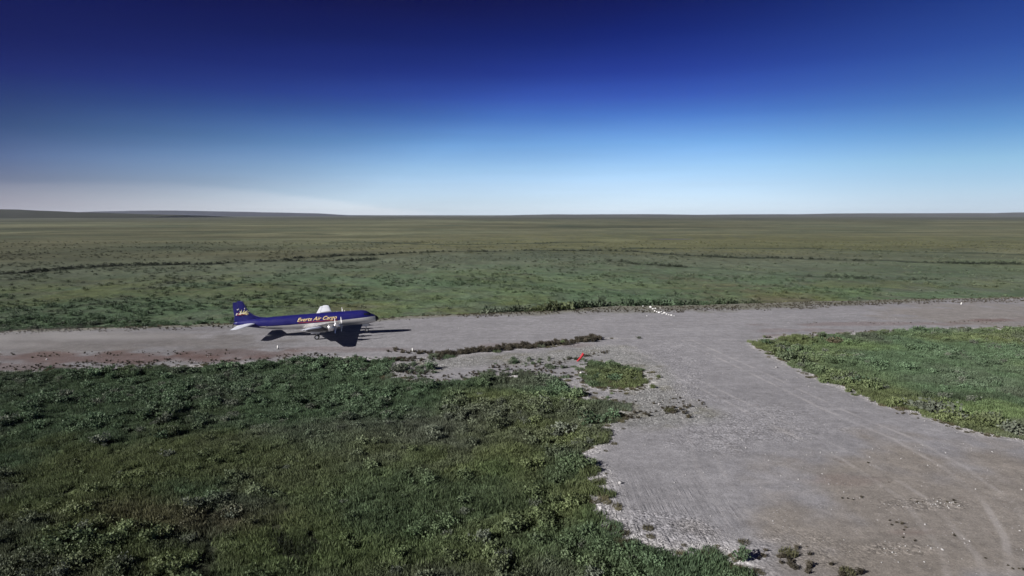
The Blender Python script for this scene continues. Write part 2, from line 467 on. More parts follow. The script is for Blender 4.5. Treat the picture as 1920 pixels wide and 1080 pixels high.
def gravel_material():
    m, t = new_mat('gravel')
    pos = t.n('ShaderNodeNewGeometry').outputs['Position']
    tint = t.n('ShaderNodeAttribute', attribute_name='tint').outputs['Color']
    fine = t.noise(pos, 9.0, 4, .7)
    med = t.noise(pos, 1.1, 5, .65)
    big = t.noise(pos, .12, 5, .6)
    mp = t.n('ShaderNodeMapping', {'Vector': pos, 'Rotation': (0, 0, R(8)), 'Scale': (2.2, .16, 1)})
    rid = t.noise(mp.outputs[0], 1.0, 3, .55)
    mp2 = t.n('ShaderNodeMapping', {'Vector': pos, 'Rotation': (0, 0, R(-11.8)), 'Scale': (.03, .5, 1)})
    lane = t.noise(mp2.outputs[0], 1.0, 4, .6)
    v = t.math('MULTIPLY', t.maprange(fine, .25, .75, .74, 1.26), t.maprange(med, .3, .7, .88, 1.12))
    v = t.math('MULTIPLY', v, t.maprange(big, .3, .7, .91, 1.09))
    v = t.math('MULTIPLY', v, t.maprange(lane, .3, .7, .93, 1.07))
    rimz = t.math('MULTIPLY', t.n('ShaderNodeAttribute', attribute_name='rim').outputs['Fac'], t.maprange(t.noise(pos, .35, 4, .6), .4, .62, .15, 1))
    blot = t.noise(pos, .45, 6, .68)
    v = t.math('MULTIPLY', v, t.maprange(blot, .3, .7, .80, 1.15))
    c = t.mix(1.0, tint, scale_rgb(t, v), 'MULTIPLY')
    # scattered dark dirt flecks and pale stones
    dirt = t.noise(pos, .55, 6, .72)
    c = t.mix(t.maprange(dirt, .63, .72, 0, .6), c, (.12, .088, .07, 1))
    st = t.n('ShaderNodeTexVoronoi', {'Vector': pos, 'Scale': 2.6, 'Randomness': 1.0}, feature='F1')
    sm = t.math('MULTIPLY', t.maprange(st.outputs['Distance'], .12, .2, 1, 0), t.maprange(t.noise(pos, .3, 4, .6), .48, .62, 0, .8))
    c = t.mix(sm, c, (.43, .42, .43, 1))
    rub = t.n('ShaderNodeAttribute', attribute_name='rubble').outputs['Fac']
    rv = t.n('ShaderNodeTexVoronoi', {'Vector': pos, 'Scale': 3.4, 'Randomness': 1.0}, feature='F1')
    rv2 = t.n('ShaderNodeTexVoronoi', {'Vector': pos, 'Scale': 7.5, 'Randomness': 1.0}, feature='F1')
    cell = t.n('ShaderNodeSeparateColor', {0: rv.outputs['Color']}).outputs[0]
    cell2 = t.n('ShaderNodeSeparateColor', {0: rv2.outputs['Color']}).outputs[1]
    rb = t.math('MULTIPLY', t.math('POWER', t.maprange(cell, 0, 1, .55, 1.45), 1.2), t.maprange(cell2, 0, 1, .75, 1.3))
    c = t.mix(t.math('MULTIPLY', rub, t.maprange(t.noise(pos, .8, 3, .6), .35, .6, .3, 1)), c, t.mix(1.0, c, scale_rgb(t, rb), 'MULTIPLY'))
    c = t.mix(.16, c, t.mix(1.0, c, scale_rgb(t, t.maprange(cell2, 0, 1, .3, 1.7)), 'MULTIPLY'))
    # packed wheel tracks
    for k, amt in (('track_a', .30), ('track_b', .22), ('track_c', .14), ('track_d', .12)):
        sdv = t.n('ShaderNodeAttribute', attribute_name=k).outputs['Fac']
        ab = t.math('ABSOLUTE', t.math('SUBTRACT', t.math('ABSOLUTE', sdv), 1.25))
        wv = t.math('MULTIPLY', t.maprange(ab, .12, .5, 1, 0, smooth=True), t.maprange(t.noise(pos, .22, 4, .6), .38, .6, .1, 1))
        c = t.mix(t.math('MULTIPLY', wv, amt), c, (.50, .48, .48, 1))
    h1 = t.n('ShaderNodeBump', {'Strength': .8, 'Distance': .05, 'Height': fine})
    h2 = t.n('ShaderNodeBump', {'Strength': .6, 'Distance': .10, 'Height': med, 'Normal': h1.outputs[0]})
    h3 = t.n('ShaderNodeBump', {'Strength': rimz, 'Distance': .22, 'Height': rid, 'Normal': h2.outputs[0]})
    h3 = t.n('ShaderNodeBump', {'Strength': rub, 'Distance': .05, 'Height': t.maprange(rv.outputs['Distance'], 0, .6, 1, 0), 'Normal': h3.outputs[0]})
    b = t.n('ShaderNodeBsdfPrincipled', {'Base Color': c, 'Roughness': .92, 'Specular IOR Level': .2, 'Normal': h3.outputs[0]})
    t.n('ShaderNodeOutputMaterial', {0: b.outputs[0]})
    return m


def plant_material(name, seedcol, trans=.25, gloss=.45):
    """leaf colour comes from where the plant grows ('tint' on its scatter point or on the plant itself)"""
    m, t = new_mat(name)
    tint = t.n('ShaderNodeAttribute', attribute_name='tint', attribute_type='INSTANCER').outputs['Color']
    pos = t.n('ShaderNodeNewGeometry').outputs['Position']
    nz = t.noise(pos, 5.0, 3, .6)
    rnd = t.n('ShaderNodeObjectInfo').outputs['Random']
    v = t.math('MULTIPLY', t.maprange(nz, .3, .7, .72, 1.28), t.maprange(rnd, 0, 1, .72, 1.3))
    c = t.mix(1.0, tint, scale_rgb(t, v), 'MULTIPLY')
    c = t.mix(t.maprange(t.noise(pos, 9.0, 2, .5), .55, .7, 0, .3), c, (*seedcol, 1))
    b = t.n('ShaderNodeBsdfPrincipled', {'Base Color': c, 'Roughness': gloss, 'Specular IOR Level': .2})
    tr = t.n('ShaderNodeBsdfTranslucent', {0: c})
    mx = t.n('ShaderNodeMixShader', {0: trans, 1: b.outputs[0], 2: tr.outputs[0]})
    t.n('ShaderNodeOutputMaterial', {0: mx.outputs[0]})
    return m


M_TUNDRA = tundra_material()
M_GRAVEL = gravel_material()
M_LEAF = plant_material('willow_leaf', (.12, .135, .095), .25, .6)
M_BLADE = plant_material('sedge_blade', (.17, .165, .075), .3, .6)
M_STEM = plain('willow_stem', (.10, .075, .055), .8)
M_ROCK = plain('pale_rock', (.36, .355, .355), .9, var=.35, scale=4)
M_WROCK = plain('white_rock', (.60, .60, .60), .85, var=.25, scale=4)


def mesh_obj(name, verts, faces, mat, parent=None, smooth=False):
    me = bpy.data.meshes.new(name)
    me.from_pydata(verts, [], faces)
    me.update()
    o = bpy.data.objects.new(name, me)
    col.objects.link(o)
    for m_ in (mat if isinstance(mat, (list, tuple)) else [mat]):
        me.materials.append(m_)
    if parent:
        o.parent = parent
    if smooth:
        me.polygons.foreach_set('use_smooth', [True] * len(me.polygons))
    return o


def grid_obj(name, verts, quads, mat, attrs):
    me = bpy.data.meshes.new(name)
    me.vertices.add(len(verts))
    me.vertices.foreach_set('co', np.ascontiguousarray(verts, np.float32).ravel())
    nq = len(quads)
    me.loops.add(nq * 4)
    me.loops.foreach_set('vertex_index', np.ascontiguousarray(quads, np.int32).ravel())
    me.polygons.add(nq)
    me.polygons.foreach_set('loop_start', np.arange(nq, dtype=np.int32) * 4)
    me.polygons.foreach_set('loop_total', np.full(nq, 4, np.int32))
    me.polygons.foreach_set('use_smooth', np.ones(nq, bool))
    me.update(calc_edges=True)
    for k, (kind, data) in attrs.items():
        at = me.attributes.new(k, kind, 'POINT')
        at.data.foreach_set('color' if kind == 'FLOAT_COLOR' else 'value', np.ascontiguousarray(data, np.float32).ravel())
    me.materials.append(mat)
    o = bpy.data.objects.new(name, me)
    col.objects.link(o)
    return o


# ------------------------------------------------------------------ ground, runway, apron
idx = np.arange(nx * ny).reshape(ny, nx)
quads_all = np.stack([idx[:-1, :-1], idx[:-1, 1:], idx[1:, 1:], idx[1:, :-1]], -1).reshape(-1, 4)
Zg = HGT
o = grid_obj('tundra_ground', np.stack([X, Y, Zg], -1).reshape(-1, 3), quads_all, M_TUNDRA, {'tint': ('FLOAT_COLOR', TINT.reshape(-1, 4))})
tag(o, kind='structure')

lift = np.clip(0.07 * SD + 0.03 * fbm(X, Y, .9, 2, 77), -.35, .06) + .10 * np.maximum(fbm(X, Y, 1.2, 2, 78), 0) * sstep(SD, 3, 1) * sstep(SD, -.2, .6) * (SDR < 1)
Zr = HGT + lift + .01
cell_sd = np.maximum.reduce([SD[:-1, :-1], SD[:-1, 1:], SD[1:, 1:], SD[1:, :-1]])
on_run = (SDR[:-1, :-1] > -1.2) | (SDR[:-1, :-1] >= SDA[:-1, :-1])
near_cell = np.ones_like(on_run)
TRK = [np.where((X > -200) & (X < 260) & (Y > 20) & (Y < 300), side_dist(X, Y, tr), 999.) for tr in (TR1, TR2, TR3, TR4)]
RUBBLE = np.maximum.reduce([sstep(SD, 3.8, .6) * (SDR < 2.5), rough[..., 0] * .9, gblob(X, Y, 1400, 800, 190, 45, wob)[..., 0] * .65, gblob(X, Y, 1240, 700, 110, 60, wob)[..., 0] * .7,
                            gblob(X, Y, 1240, 1000, 130, 40, wob)[..., 0], gblob(X, Y, 1780, 946, 90, 12, wob)[..., 0] * .8, gblob(X, Y, 1720, 1030, 90, 12, wob)[..., 0] * .7, gblob(X, Y, 1480, 1040, 170, 40, wob)[..., 0] * .6,
                            sstep(SD, 2.5, .6) * .6])
RIMZ = gblob(X, Y, 1230, 975, 190, 90, wob * .4)[..., 0] * .9 + .6 * sstep(SD, 3, .5)
for nm, mask in (('runway', on_run), ('gravel_apron', ~on_run)):
    cells = ((cell_sd > -.6) & mask).reshape(-1)
    q = quads_all[cells]
    used, inv = np.unique(q, return_inverse=True)
    V = np.stack([X, Y, Zr], -1).reshape(-1, 3)[used]
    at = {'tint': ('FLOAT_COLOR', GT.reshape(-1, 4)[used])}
    at['rubble'] = ('FLOAT', RUBBLE.reshape(-1)[used])
    at['rim'] = ('FLOAT', RIMZ.reshape(-1)[used])
    for k, T in zip('abcd', TRK):
        at['track_' + k] = ('FLOAT', T.reshape(-1)[used])
    o = grid_obj(nm, V, inv.reshape(-1, 4), M_GRAVEL, at)
    tag(o, kind='structure')


def rut_dist(x, y):
    return np.minimum.reduce([sdist(x, y, q_, closed=False) for q_ in RUTS]) + .12 * fbm(x, y, 1.5, 2, 88)


def ground_z(x, y):
    x, y = np.atleast_1d(np.asarray(x, float)), np.atleast_1d(np.asarray(y, float))
    sd, _, _ = gravel_sd(x, y)
    h = height(x, y, sd)
    return h + np.maximum(np.clip(.07 * sd, -.35, .06) + .01, 0)


def gz(x, y):
    return float(ground_z(x, y)[0])


# far ridges
def ridge(name, prof, dist, depth, color, seed):
    """prof: (image x, crest image y); a long low hill with its crest at `dist` metres out"""
    m, t = new_mat(name + '_heath')
    pos = t.n('ShaderNodeNewGeometry').outputs['Position']
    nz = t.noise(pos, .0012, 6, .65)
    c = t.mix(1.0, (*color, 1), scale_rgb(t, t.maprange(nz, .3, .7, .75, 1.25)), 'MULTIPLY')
    bp = t.n('ShaderNodeBump', {'Strength': .25, 'Distance': 12.0, 'Height': nz})
    b = t.n('ShaderNodeBsdfPrincipled', {'Base Color': c, 'Roughness': 1.0, 'Specular IOR Level': 0.0, 'Normal': bp.outputs[0]})
    t.n('ShaderNodeOutputMaterial', {0: b.outputs[0]})
    pxs = np.array([p[0] for p in prof], float)
    pys = np.array([p[1] for p in prof], float)
    U = np.linspace(pxs[0], pxs[-1], 160)
    crest = np.interp(U, pxs, pys) + .35 * fbm(U, U * 0, 60, 3, seed)
    verts, faces = [], []
    rows = [(-1, 0), (-.6, .38), (-.3, .8), (0, 1), (.3, .8), (1, 0)]
    for k, (off, hf) in enumerate(rows):
        for u, cy in zip(U, crest):
            yy = dist + off * depth
            hz = CAM_H + dist * (402.9 - cy) / FPX + 4
            verts.append(((u - 960) / FPX * dist, yy + fbm(np.array([u]), np.array([k * 9.]), 40, 2, seed)[0] * depth * .15, -6 + hf * hz))
    n = len(U)
    for k in range(len(rows) - 1):
        for i in range(n - 1):
            faces.append((k * n + i, k * n + i + 1, (k + 1) * n + i + 1, (k + 1) * n + i))
    o = mesh_obj(name, verts, faces, m, smooth=True)
    tag(o, kind='structure')
    return o


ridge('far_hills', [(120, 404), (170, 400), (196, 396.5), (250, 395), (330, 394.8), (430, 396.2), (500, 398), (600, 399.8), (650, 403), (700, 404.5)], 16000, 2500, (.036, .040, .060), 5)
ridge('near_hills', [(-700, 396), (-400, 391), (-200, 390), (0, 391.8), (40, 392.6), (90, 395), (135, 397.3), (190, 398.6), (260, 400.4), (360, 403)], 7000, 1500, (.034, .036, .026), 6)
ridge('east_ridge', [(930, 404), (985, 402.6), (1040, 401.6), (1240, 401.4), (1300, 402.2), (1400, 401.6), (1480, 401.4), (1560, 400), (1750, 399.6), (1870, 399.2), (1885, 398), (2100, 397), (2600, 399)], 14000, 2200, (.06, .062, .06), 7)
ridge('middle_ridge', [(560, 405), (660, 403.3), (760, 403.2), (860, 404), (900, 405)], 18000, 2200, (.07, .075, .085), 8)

# ------------------------------------------------------------------ shrubs, sedge and stones: one-off plants first
rng = random.Random(7)
nrng = np.random.default_rng(11)


def foliage_mesh(name, rad, hgt, stems, leaves, size, seed, lobes=5):
    """many leaf-sized faces hung along upright branches; returns a mesh and its branch lines"""
    r = random.Random(seed)
    verts, faces, lines = [], [], []
    centres = [(r.uniform(-.55, .55) * rad, r.uniform(-.55, .55) * rad, r.uniform(.65, 1.0)) for _ in range(lobes)]
    for s in range(stems):
        cx, cy, ch = r.choice(centres)
        a, q = r.uniform(0, 2 * math.pi), math.sqrt(r.random()) * rad * .5
        tx, ty = cx + math.cos(a) * q, cy + math.sin(a) * q
        tz = hgt * ch * (1 - .45 * (q / (rad * .5)) ** 2) * r.uniform(.8, 1.08)
        bx, by = cx * .35 + math.cos(a) * q * .3, cy * .35 + math.sin(a) * q * .3
        lines.append(((bx, by, 0), (tx, ty, tz)))
        for l in range(leaves):
            t = 1 - (r.random() ** 1.3) * .85
            px, py, pz = bx + (tx - bx) * t, by + (ty - by) * t, tz * t
            j = size * 1.3
            px += r.uniform(-j, j); py += r.uniform(-j, j); pz = max(.03, pz + r.uniform(-j, j) * .6)
            L = size * r.uniform(.7, 1.5)
            W = L * r.uniform(.28, .5)
            az, el = r.uniform(0, 2 * math.pi), r.uniform(.15, 1.35)
            dx, dy, dz = math.cos(az) * math.cos(el), math.sin(az) * math.cos(el), math.sin(el)
            a2 = r.uniform(0, math.pi)
            u = Vector((dx, dy, dz))
            sdir = u.cross(Vector((math.cos(a2), math.sin(a2), .3))).normalized() * W
            p = Vector((px, py, pz))
            i = len(verts)
            verts += [tuple(p), tuple(p + u * L * .45 + sdir), tuple(p + u * L), tuple(p + u * L * .5 - sdir)]
            faces.append((i, i + 1, i + 2, i + 3))
    me = bpy.data.meshes.new(name)
    me.from_pydata(verts, [], faces)
    me.materials.append(M_LEAF)
    return me, lines


def stems_mesh(name, lines, w0=.022):
    verts, faces = [], []
    for (a, b) in lines:
        i = len(verts)
        for k in range(3):
            an = k * 2.1
            verts.append((a[0] + math.cos(an) * w0, a[1] + math.sin(an) * w0, a[2] - .05))
        verts.append(b)
        faces += [(i, i + 1, i + 3), (i + 1, i + 2, i + 3), (i + 2, i, i + 3)]
    me = bpy.data.meshes.new(name)
    me.from_pydata(verts, [], faces)
    me.materials.append(M_STEM)
    return me


SHRUBS = []
for k, (rad, hg, st, lv, sz, lb) in enumerate([(.95, 1.15, 34, 13, .15, 6), (.8, .95, 30, 12, .13, 4), (1.1, .8, 36, 12, .14, 8), (.6, .7, 20, 12, .12, 3)]):
    fm, ln = foliage_mesh('foliage', rad, hg, st, lv, sz, 100 + k, lb)
    SHRUBS.append((fm, stems_mesh('stem', ln)))
LOWSHRUBS = []
for k, (rad, hg) in enumerate([(1.25, .75), (1.0, .95)]):
    fm, ln = foliage_mesh('foliage', rad, hg, 16, 5, .27, 200 + k, 5)
    LOWSHRUBS.append((fm, stems_mesh('stem', ln)))


def shrub(px, py, s, kind, tint, label, group='single willow shrubs along the gravel edges', low=False, sz=None):
    x, y = G(px, py)
    e = bpy.data.objects.new('willow_shrub', None)
    e.empty_display_size = .3
    e.location = (x, y, gz(x, y) - .06)
    e.rotation_euler = (0, 0, rng.uniform(0, 6.28))
    e.scale = (s, s, (sz or s * (.72 if s > 2 else 1)))
    col.objects.link(e)
    tag(e, label, 'shrub', group)
    fm, sm = (LOWSHRUBS if low else SHRUBS)[kind]
    f = bpy.data.objects.new('foliage', fm)
    f['tint'] = [float(v) for v in tint]
    t_ = bpy.data.objects.new('stem', sm)
    for c_ in (f, t_):
        col.objects.link(c_)
        c_.parent = e
    return e, f


GREY_L, GREEN_L, DARK_L, BRN_L = C_GREY * 1.35, C_GREEN * 1.35, C_GREEN * .75, C_BROWN * .9
PROTO, PROTOLOW = [], []
shrub_list = [
    (1757, 774, 3.4, 0, GREY_L, 'big silvery shrub bulging over the apron edge beside the bright grass dip at right'),
    (1803, 789, 2.2, 1, GREY_L, 'smaller silvery shrub touching the right flank of the big silvery one on the apron edge'),
    (1712, 760, 2.6, 2, GREY_L, 'broad silvery shrub just uphill-left of the big silvery one on the apron edge'),
    (1606, 716, 2.8, 0, GREEN_L, 'tall green shrub midway along the slanting edge of the right-hand tundra'),
    (1642, 722, 2.0, 3, DARK_L, 'small dark shrub standing against the right side of the tall green edge shrub'),
    (1438, 645, 2.2, 2, DARK_L, 'dark low shrub at the pointed tip of the right-hand tundra'),
    (1474, 662, 2.3, 1, GREEN_L, 'green shrub second from the pointed tip of the right-hand tundra'),
    (1566, 637, 2.2, 0, BRN_L, 'round brownish shrub on the runway verge of the right-hand tundra'),
    (1525, 640, 1.1, 3, GREEN_L, 'little green shrub left of the brownish round one on the verge'),
    (1905, 808, 2.6, 1, GREY_L, 'silvery shrub at the right picture edge above the apron'),
    (1150, 712, 2.4, 2, GREEN_L, 'green mound shrub in the middle of the small island ringed by white stones'),
    (1118, 706, 1.3, 1, DARK_L, 'dark shrub on the left end of the small stony island'),
    (1178, 722, 1.2, 3, BRN_L, 'brown tipped shrub on the lower right rim of the small stony island'),
    (1112, 788, 2.7, 0, DARK_L, 'dark full shrub just above the notch where the lower apron begins'),
    (1142, 783, 2.0, 1, GREEN_L, 'green shrub to the right of the dark full one above the lower apron'),
    (1055, 800, 2.6, 2, GREY_L, 'grey-green shrub left of the dark full one above the lower apron'),
    (812, 693, 2.2, 1, GREEN_L, 'lone green shrub in the stony strip left of the red windsock'),
    (745, 697, 2.6, 2, GREY_L, 'wide greyish shrub where the stony strip starts, below a white marker'),
    (655, 692, 2.6, 0, GREEN_L, 'bushy green shrub on the near runway bank under the aircraft'),
    (565, 745, 2.6, 2, DARK_L, 'spreading dark shrub in the heath below the aircraft tail'),
    (300, 808, 1.6, 2, DARK_L, 'flat dark shrub alone in the olive heath at left'),
    (1385, 1050, 1.3, 1, GREEN_L, 'green shrub on the bottom corner where scrub bites into the apron'),
    (1290, 783, 1.0, 3, BRN_L, 'small brown weedy shrub on the stony spit by the lower apron'),
]
for i, (px, py, s, k, tn, lb) in enumerate(shrub_list):
    e, f = shrub(px, py, s, k, tn, lb)
    if len([p for p in PROTO if p.data == f.data]) == 0:
        PROTO.append(f)
for i, (px, py, s, k, tn, lb) in enumerate([
        (1060, 577, 1.6, 0, DARK_L, 'dark shrub in the row beyond the runway, left of the white rocks'),
        (1325, 572, 1.5, 1, GREEN_L, 'green shrub in the row beyond the runway, right of the white rocks')]):
    e, f = shrub(px, py, s, k, tn, lb, 'single shrubs in the row beyond the runway', low=True)
    PROTOLOW.append(f)


def tuft_mesh(name, rad, n, h, seed, w=.028):
    r = random.Random(seed)
    verts, faces = [], []
    for _ in range(n):
        a, q = r.uniform(0, 6.283), math.sqrt(r.random()) * rad
        x, y = math.cos(a) * q, math.sin(a) * q
        hh = h * r.uniform(.5, 1.2)
        lx, ly = r.gauss(.10, .16) * hh, r.gauss(.0, .16) * hh
        a2 = r.uniform(0, 3.14)
        wx, wy = math.cos(a2) * w, math.sin(a2) * w
        i = len(verts)
        verts += [(x - wx, y - wy, -.03), (x + wx, y + wy, -.03), (x + lx * .4 + wx * .7, y + ly * .4 + wy * .7, hh * .6), (x + lx, y + ly, hh)]
        faces += [(i, i + 1, i + 2), (i, i + 2, i + 3)]
    me = bpy.data.meshes.new(name)
    me.from_pydata(verts, [], faces)
    me.materials.append(M_BLADE)
    return me


PROTOGRASS = []
for i, (px, py, rad, n, h, lb) in enumerate([
        (1478, 1040, .75, 190, .42, 'green-brown sedge tuft at the bottom edge of the apron, right of the scrub'),
        (1590, 1076, .65, 150, .34, 'sparse sedge tuft alone at the bottom picture edge on the gravel'),
        (1255, 772, .8, 170, .5, 'straw-coloured sedge tuft on the stony spit above the lower apron')]):
    me = tuft_mesh('sedge_tuft', rad, n, h, 300 + i)
    o = bpy.data.objects.new('sedge_tuft', me)
    x, y = G(px, py)
    o.location = (x, y, gz(x, y))
    o['tint'] = [.09, .09, .05]
    col.objects.link(o)
    tag(o, lb, 'grass tuft', 'sedge tufts on the gravel')
    PROTOGRASS.append(o)


def rock_mesh(name, seed, mat):
    bm = bmesh.new()
    bmesh.ops.create_icosphere(bm, subdivisions=2, radius=.5)
    r = random.Random(seed)
    sx, sy, sz = r.uniform(.8, 1.2), r.uniform(.6, 1.0), r.uniform(.5, .75)
    planes = [(Vector((r.gauss(0, 1), r.gauss(0, 1), r.gauss(0, 1))).normalized(), r.uniform(.28, .42)) for _ in range(9)]
    for v in bm.verts:
        for nrm, dd in planes:
            q = v.co.dot(nrm)
            if q > dd:
                v.co -= nrm * (q - dd)
        v.co = Vector((v.co.x * sx, v.co.y * sy, v.co.z * sz))
        v.co *= r.uniform(.96, 1.04)
    me = bpy.data.meshes.new(name)
    bm.to_mesh(me)
    bm.free()
    me.materials.append(mat)
    return me


PROTOROCK = []
for i, (px, py, s, lb) in enumerate([
        (1236, 760, .55, 'largest grey boulder at the end of the stony spit'),
        (1163, 908, .5, 'pale boulder on the left rim of the lower apron, beside dark scrub'),
        (1455, 690, .5, 'pale boulder on the curved stony edge left of the right-hand tundra')]):
    o = bpy.data.objects.new('boulder', rock_mesh('boulder', 400 + i, M_ROCK))
    x, y = G(px, py)
    o.location = (x, y, gz(x, y) + .1)
    o.scale = (s, s, s)
    col.objects.link(o)
    tag(o, lb, 'boulder', 'grey boulders at the gravel edges')
    PROTOROCK.append(o)
wm = [rock_mesh('white_rock', 450 + i, M_WROCK) for i in range(3)]
whites = [(1206, 575, .6), (1220, 577, 1.25), (1224, 580, 1.0), (1229, 579, .6), (1228, 584, .85), (1232, 585, .8), (1236, 587, .9), (1240, 585, .6), (1242, 589, .75),
          (1246, 588, .9), (1250, 590, .8), (1254, 591, .6), (1259, 592, .7), (1264, 593, .5), (1238, 578, .5), (1213, 593, .4)]
for i, (px, py, s) in enumerate(whites):
    o = bpy.data.objects.new('white_rock', wm[i % 3])
    x, y = G(px, py)
    o.location = (x, y, gz(x, y) + .1 * s)
    o.rotation_euler = (rng.uniform(-.3, .3), rng.uniform(-.3, .3), rng.uniform(0, 6.28))
    o.scale = (s, s, s)
    col.objects.link(o)
    tag(o, {0: 'white rock just left of the upper end of the spilled line beyond the runway', 1: 'largest white rock, at the upper left end of the spilled line on the far shoulder',
            14: 'small white rock set apart above the middle of the spilled line', 15: 'smallest white rock, alone on the gravel left of the spilled line'}.get(
                i, 'white rock in the lower run of the spilled line on the far runway shoulder'), 'rock', 'white rocks spilled in a line beyond the runway')
for i, (px, py, s, lb) in enumerate([(1089, 701, .6, 'left white stone of the pair on the rim of the small stony island'),
                                     (1099, 702, .5, 'right white stone of the pair on the rim of the small stony island'),
                                     (88, 675, .45, 'single white stone on the reddish runway shoulder at far left')]):
    o = bpy.data.objects.new('white_stone', wm[i])
    x, y = G(px, py)
    o.location = (x, y, gz(x, y) + .12)
    o.scale = (s, s, s)
    col.objects.link(o)
    tag(o, lb, 'stone')


# ------------------------------------------------------------------ ground cover nobody could count
def scatter(name, pts, scl, tint, protos, label, cat, tilt=.0, seed=1, zs=None):
    n = len(pts)
    r = np.random.default_rng(seed)
    me = bpy.data.meshes.new(name)
    me.vertices.add(n)
    me.vertices.foreach_set('co', np.ascontiguousarray(pts, np.float32).ravel())
    rot = np.stack([r.uniform(-tilt, tilt, n), r.uniform(-tilt, tilt, n), r.uniform(0, 6.283, n)], -1)
    sc = np.stack([scl, scl, scl * (zs if zs is not None else 1)], -1)
    for k, kind, data, fld in (('rot', 'FLOAT_VECTOR', rot, 'vector'), ('scl', 'FLOAT_VECTOR', sc, 'vector'),
                               ('tint', 'FLOAT_COLOR', np.concatenate([tint, np.ones((n, 1))], -1), 'color'),
                               ('pick', 'INT', r.integers(0, len(protos), n), 'value')):
        at = me.attributes.new(k, kind, 'POINT')
        at.data.foreach_set(fld, np.ascontiguousarray(data, np.int32 if kind == 'INT' else np.float32).ravel())
    o = bpy.data.objects.new(name, me)
    col.objects.link(o)
    ng = bpy.data.node_groups.new(name, 'GeometryNodeTree')
    ng.interface.new_socket('Geometry', in_out='INPUT', socket_type='NodeSocketGeometry')
    ng.interface.new_socket('Geometry', in_out='OUTPUT', socket_type='NodeSocketGeometry')
    N, Lk = ng.nodes, ng.links
    gi, go = N.new('NodeGroupInput'), N.new('NodeGroupOutput')
    join = N.new('GeometryNodeJoinGeometry')
    for p in protos:
        oi = N.new('GeometryNodeObjectInfo')
        oi.transform_space = 'ORIGINAL'
        oi.inputs['Object'].default_value = p
        oi.inputs['As Instance'].default_value = True
        Lk.new(oi.outputs['Geometry'], join.inputs[0])
    iop = N.new('GeometryNodeInstanceOnPoints')

    def attr(nm, ty):
        a = N.new('GeometryNodeInputNamedAttribute')
        a.data_type = ty
        a.inputs['Name'].default_value = nm
        return a.outputs['Attribute']
    Lk.new(gi.outputs[0], iop.inputs['Points'])
    Lk.new(join.outputs[0], iop.inputs['Instance'])
    iop.inputs['Pick Instance'].default_value = True
    Lk.new(attr('pick', 'INT'), iop.inputs['Instance Index'])
    Lk.new(attr('rot', 'FLOAT_VECTOR'), iop.inputs['Rotation'])
    Lk.new(attr('scl', 'FLOAT_VECTOR'), iop.inputs['Scale'])
    Lk.new(iop.outputs[0], go.inputs[0])
    md = o.modifiers.new('cover', 'NODES')
    md.node_group = ng
    tag(o, label, cat, kind='stuff')
    return o


def sector_points(n, d0, d1, seed, pw=1.0, marg=1.08):
    """points over the visible sector between depths d0 and d1; pw=1 gives even density per area"""
    r = np.random.default_rng(seed)
    u = r.random(n)
    if pw == 1.0:
        y = np.sqrt(d0 ** 2 + u * (d1 ** 2 - d0 ** 2))
    else:
        y = (d0 ** (2 - pw) + u * (d1 ** (2 - pw) - d0 ** (2 - pw))) ** (1 / (2 - pw))
    x = (r.random(n) * 2 - 1) * .8 * marg * y
    return x, y, r


def image_px(x, y):  # image pixel coordinates of ground points
    px = 960 + x / y * FPX * 0.9945
    py = 540 + FPX * (CAM_H - 137 / FPX * y) / (y + 137 / FPX * CAM_H)
    return px, py


def shrubness(tint):
    return sstep(tint[:, 2] / tint[:, 1], .36, .52)


def cover_points(x, y, r, prob, off=-.05):
    k = r.random(len(x)) < prob
    x, y = x[k], y[k]
    z = ground_z(x, y) + off
    return x, y, z


# near scrub
x, y, r = sector_points(52000, 42, 175, 5)
sd, sr, sa = gravel_sd(x, y)
tc = tundra_cover(x, y)
sb = shrubness(tc)
clump = sstep(fbm(x, y, 7, 3, 111), -.15, .25)
belt = np.maximum(sstep(fbm(x, y, 26, 2, 119), -.3, .2), sstep(-sd, 9, 2))
spill = sstep(fbm(x, y, 4, 2, 121), .0, .5) * sstep(sd, 3.0, -.3) * .22
p = np.where(sd < -.3, .025 + (.15 + .75 * belt) * sb * clump, spill) * sstep(y, 300, 100)
bk = sstep(sdist(x, y, G2([(640, 686), (760, 694), (880, 690), (1000, 694), (1080, 690)]), closed=False), 9, 4) * sstep(fbm(x * .6, y * 1.4, 5, 3, 127), .02, .3) * (sa > -8) * .5
p = np.maximum(p, bk)
p = p * (rut_dist(x, y) > .8)
k = r.random(len(x)) < p
x, y, tc, sb = x[k], y[k], tc[k], sb[k]
hs = (1 - .35 * (sd[k] > -.3)) * (.55 + .85 * r.random(len(x)) ** 1.5 * (0.3 + .7 * sb)) * (1 + .35 * sstep(fbm(x, y, 9, 2, 117), .1, .5))
hs = hs * (1 + .55 * (x > 45) * sstep(sdist(x, y, APRON), -12, -3))
tt = tc * (.95 + .45 * r.random((len(x), 1)))
gm_ = r.random((len(x), 1)) < .07 * (.3 + sb[:, None])
tt = np.where(gm_, C_GREY * 1.25, tt)
scatter('willow_scrub', np.stack([x, y, ground_z(x, y) - .08], -1), hs, tt, PROTO, 'knee-high willow and dwarf birch scrub over the near tundra', 'scrub', .15, 21)

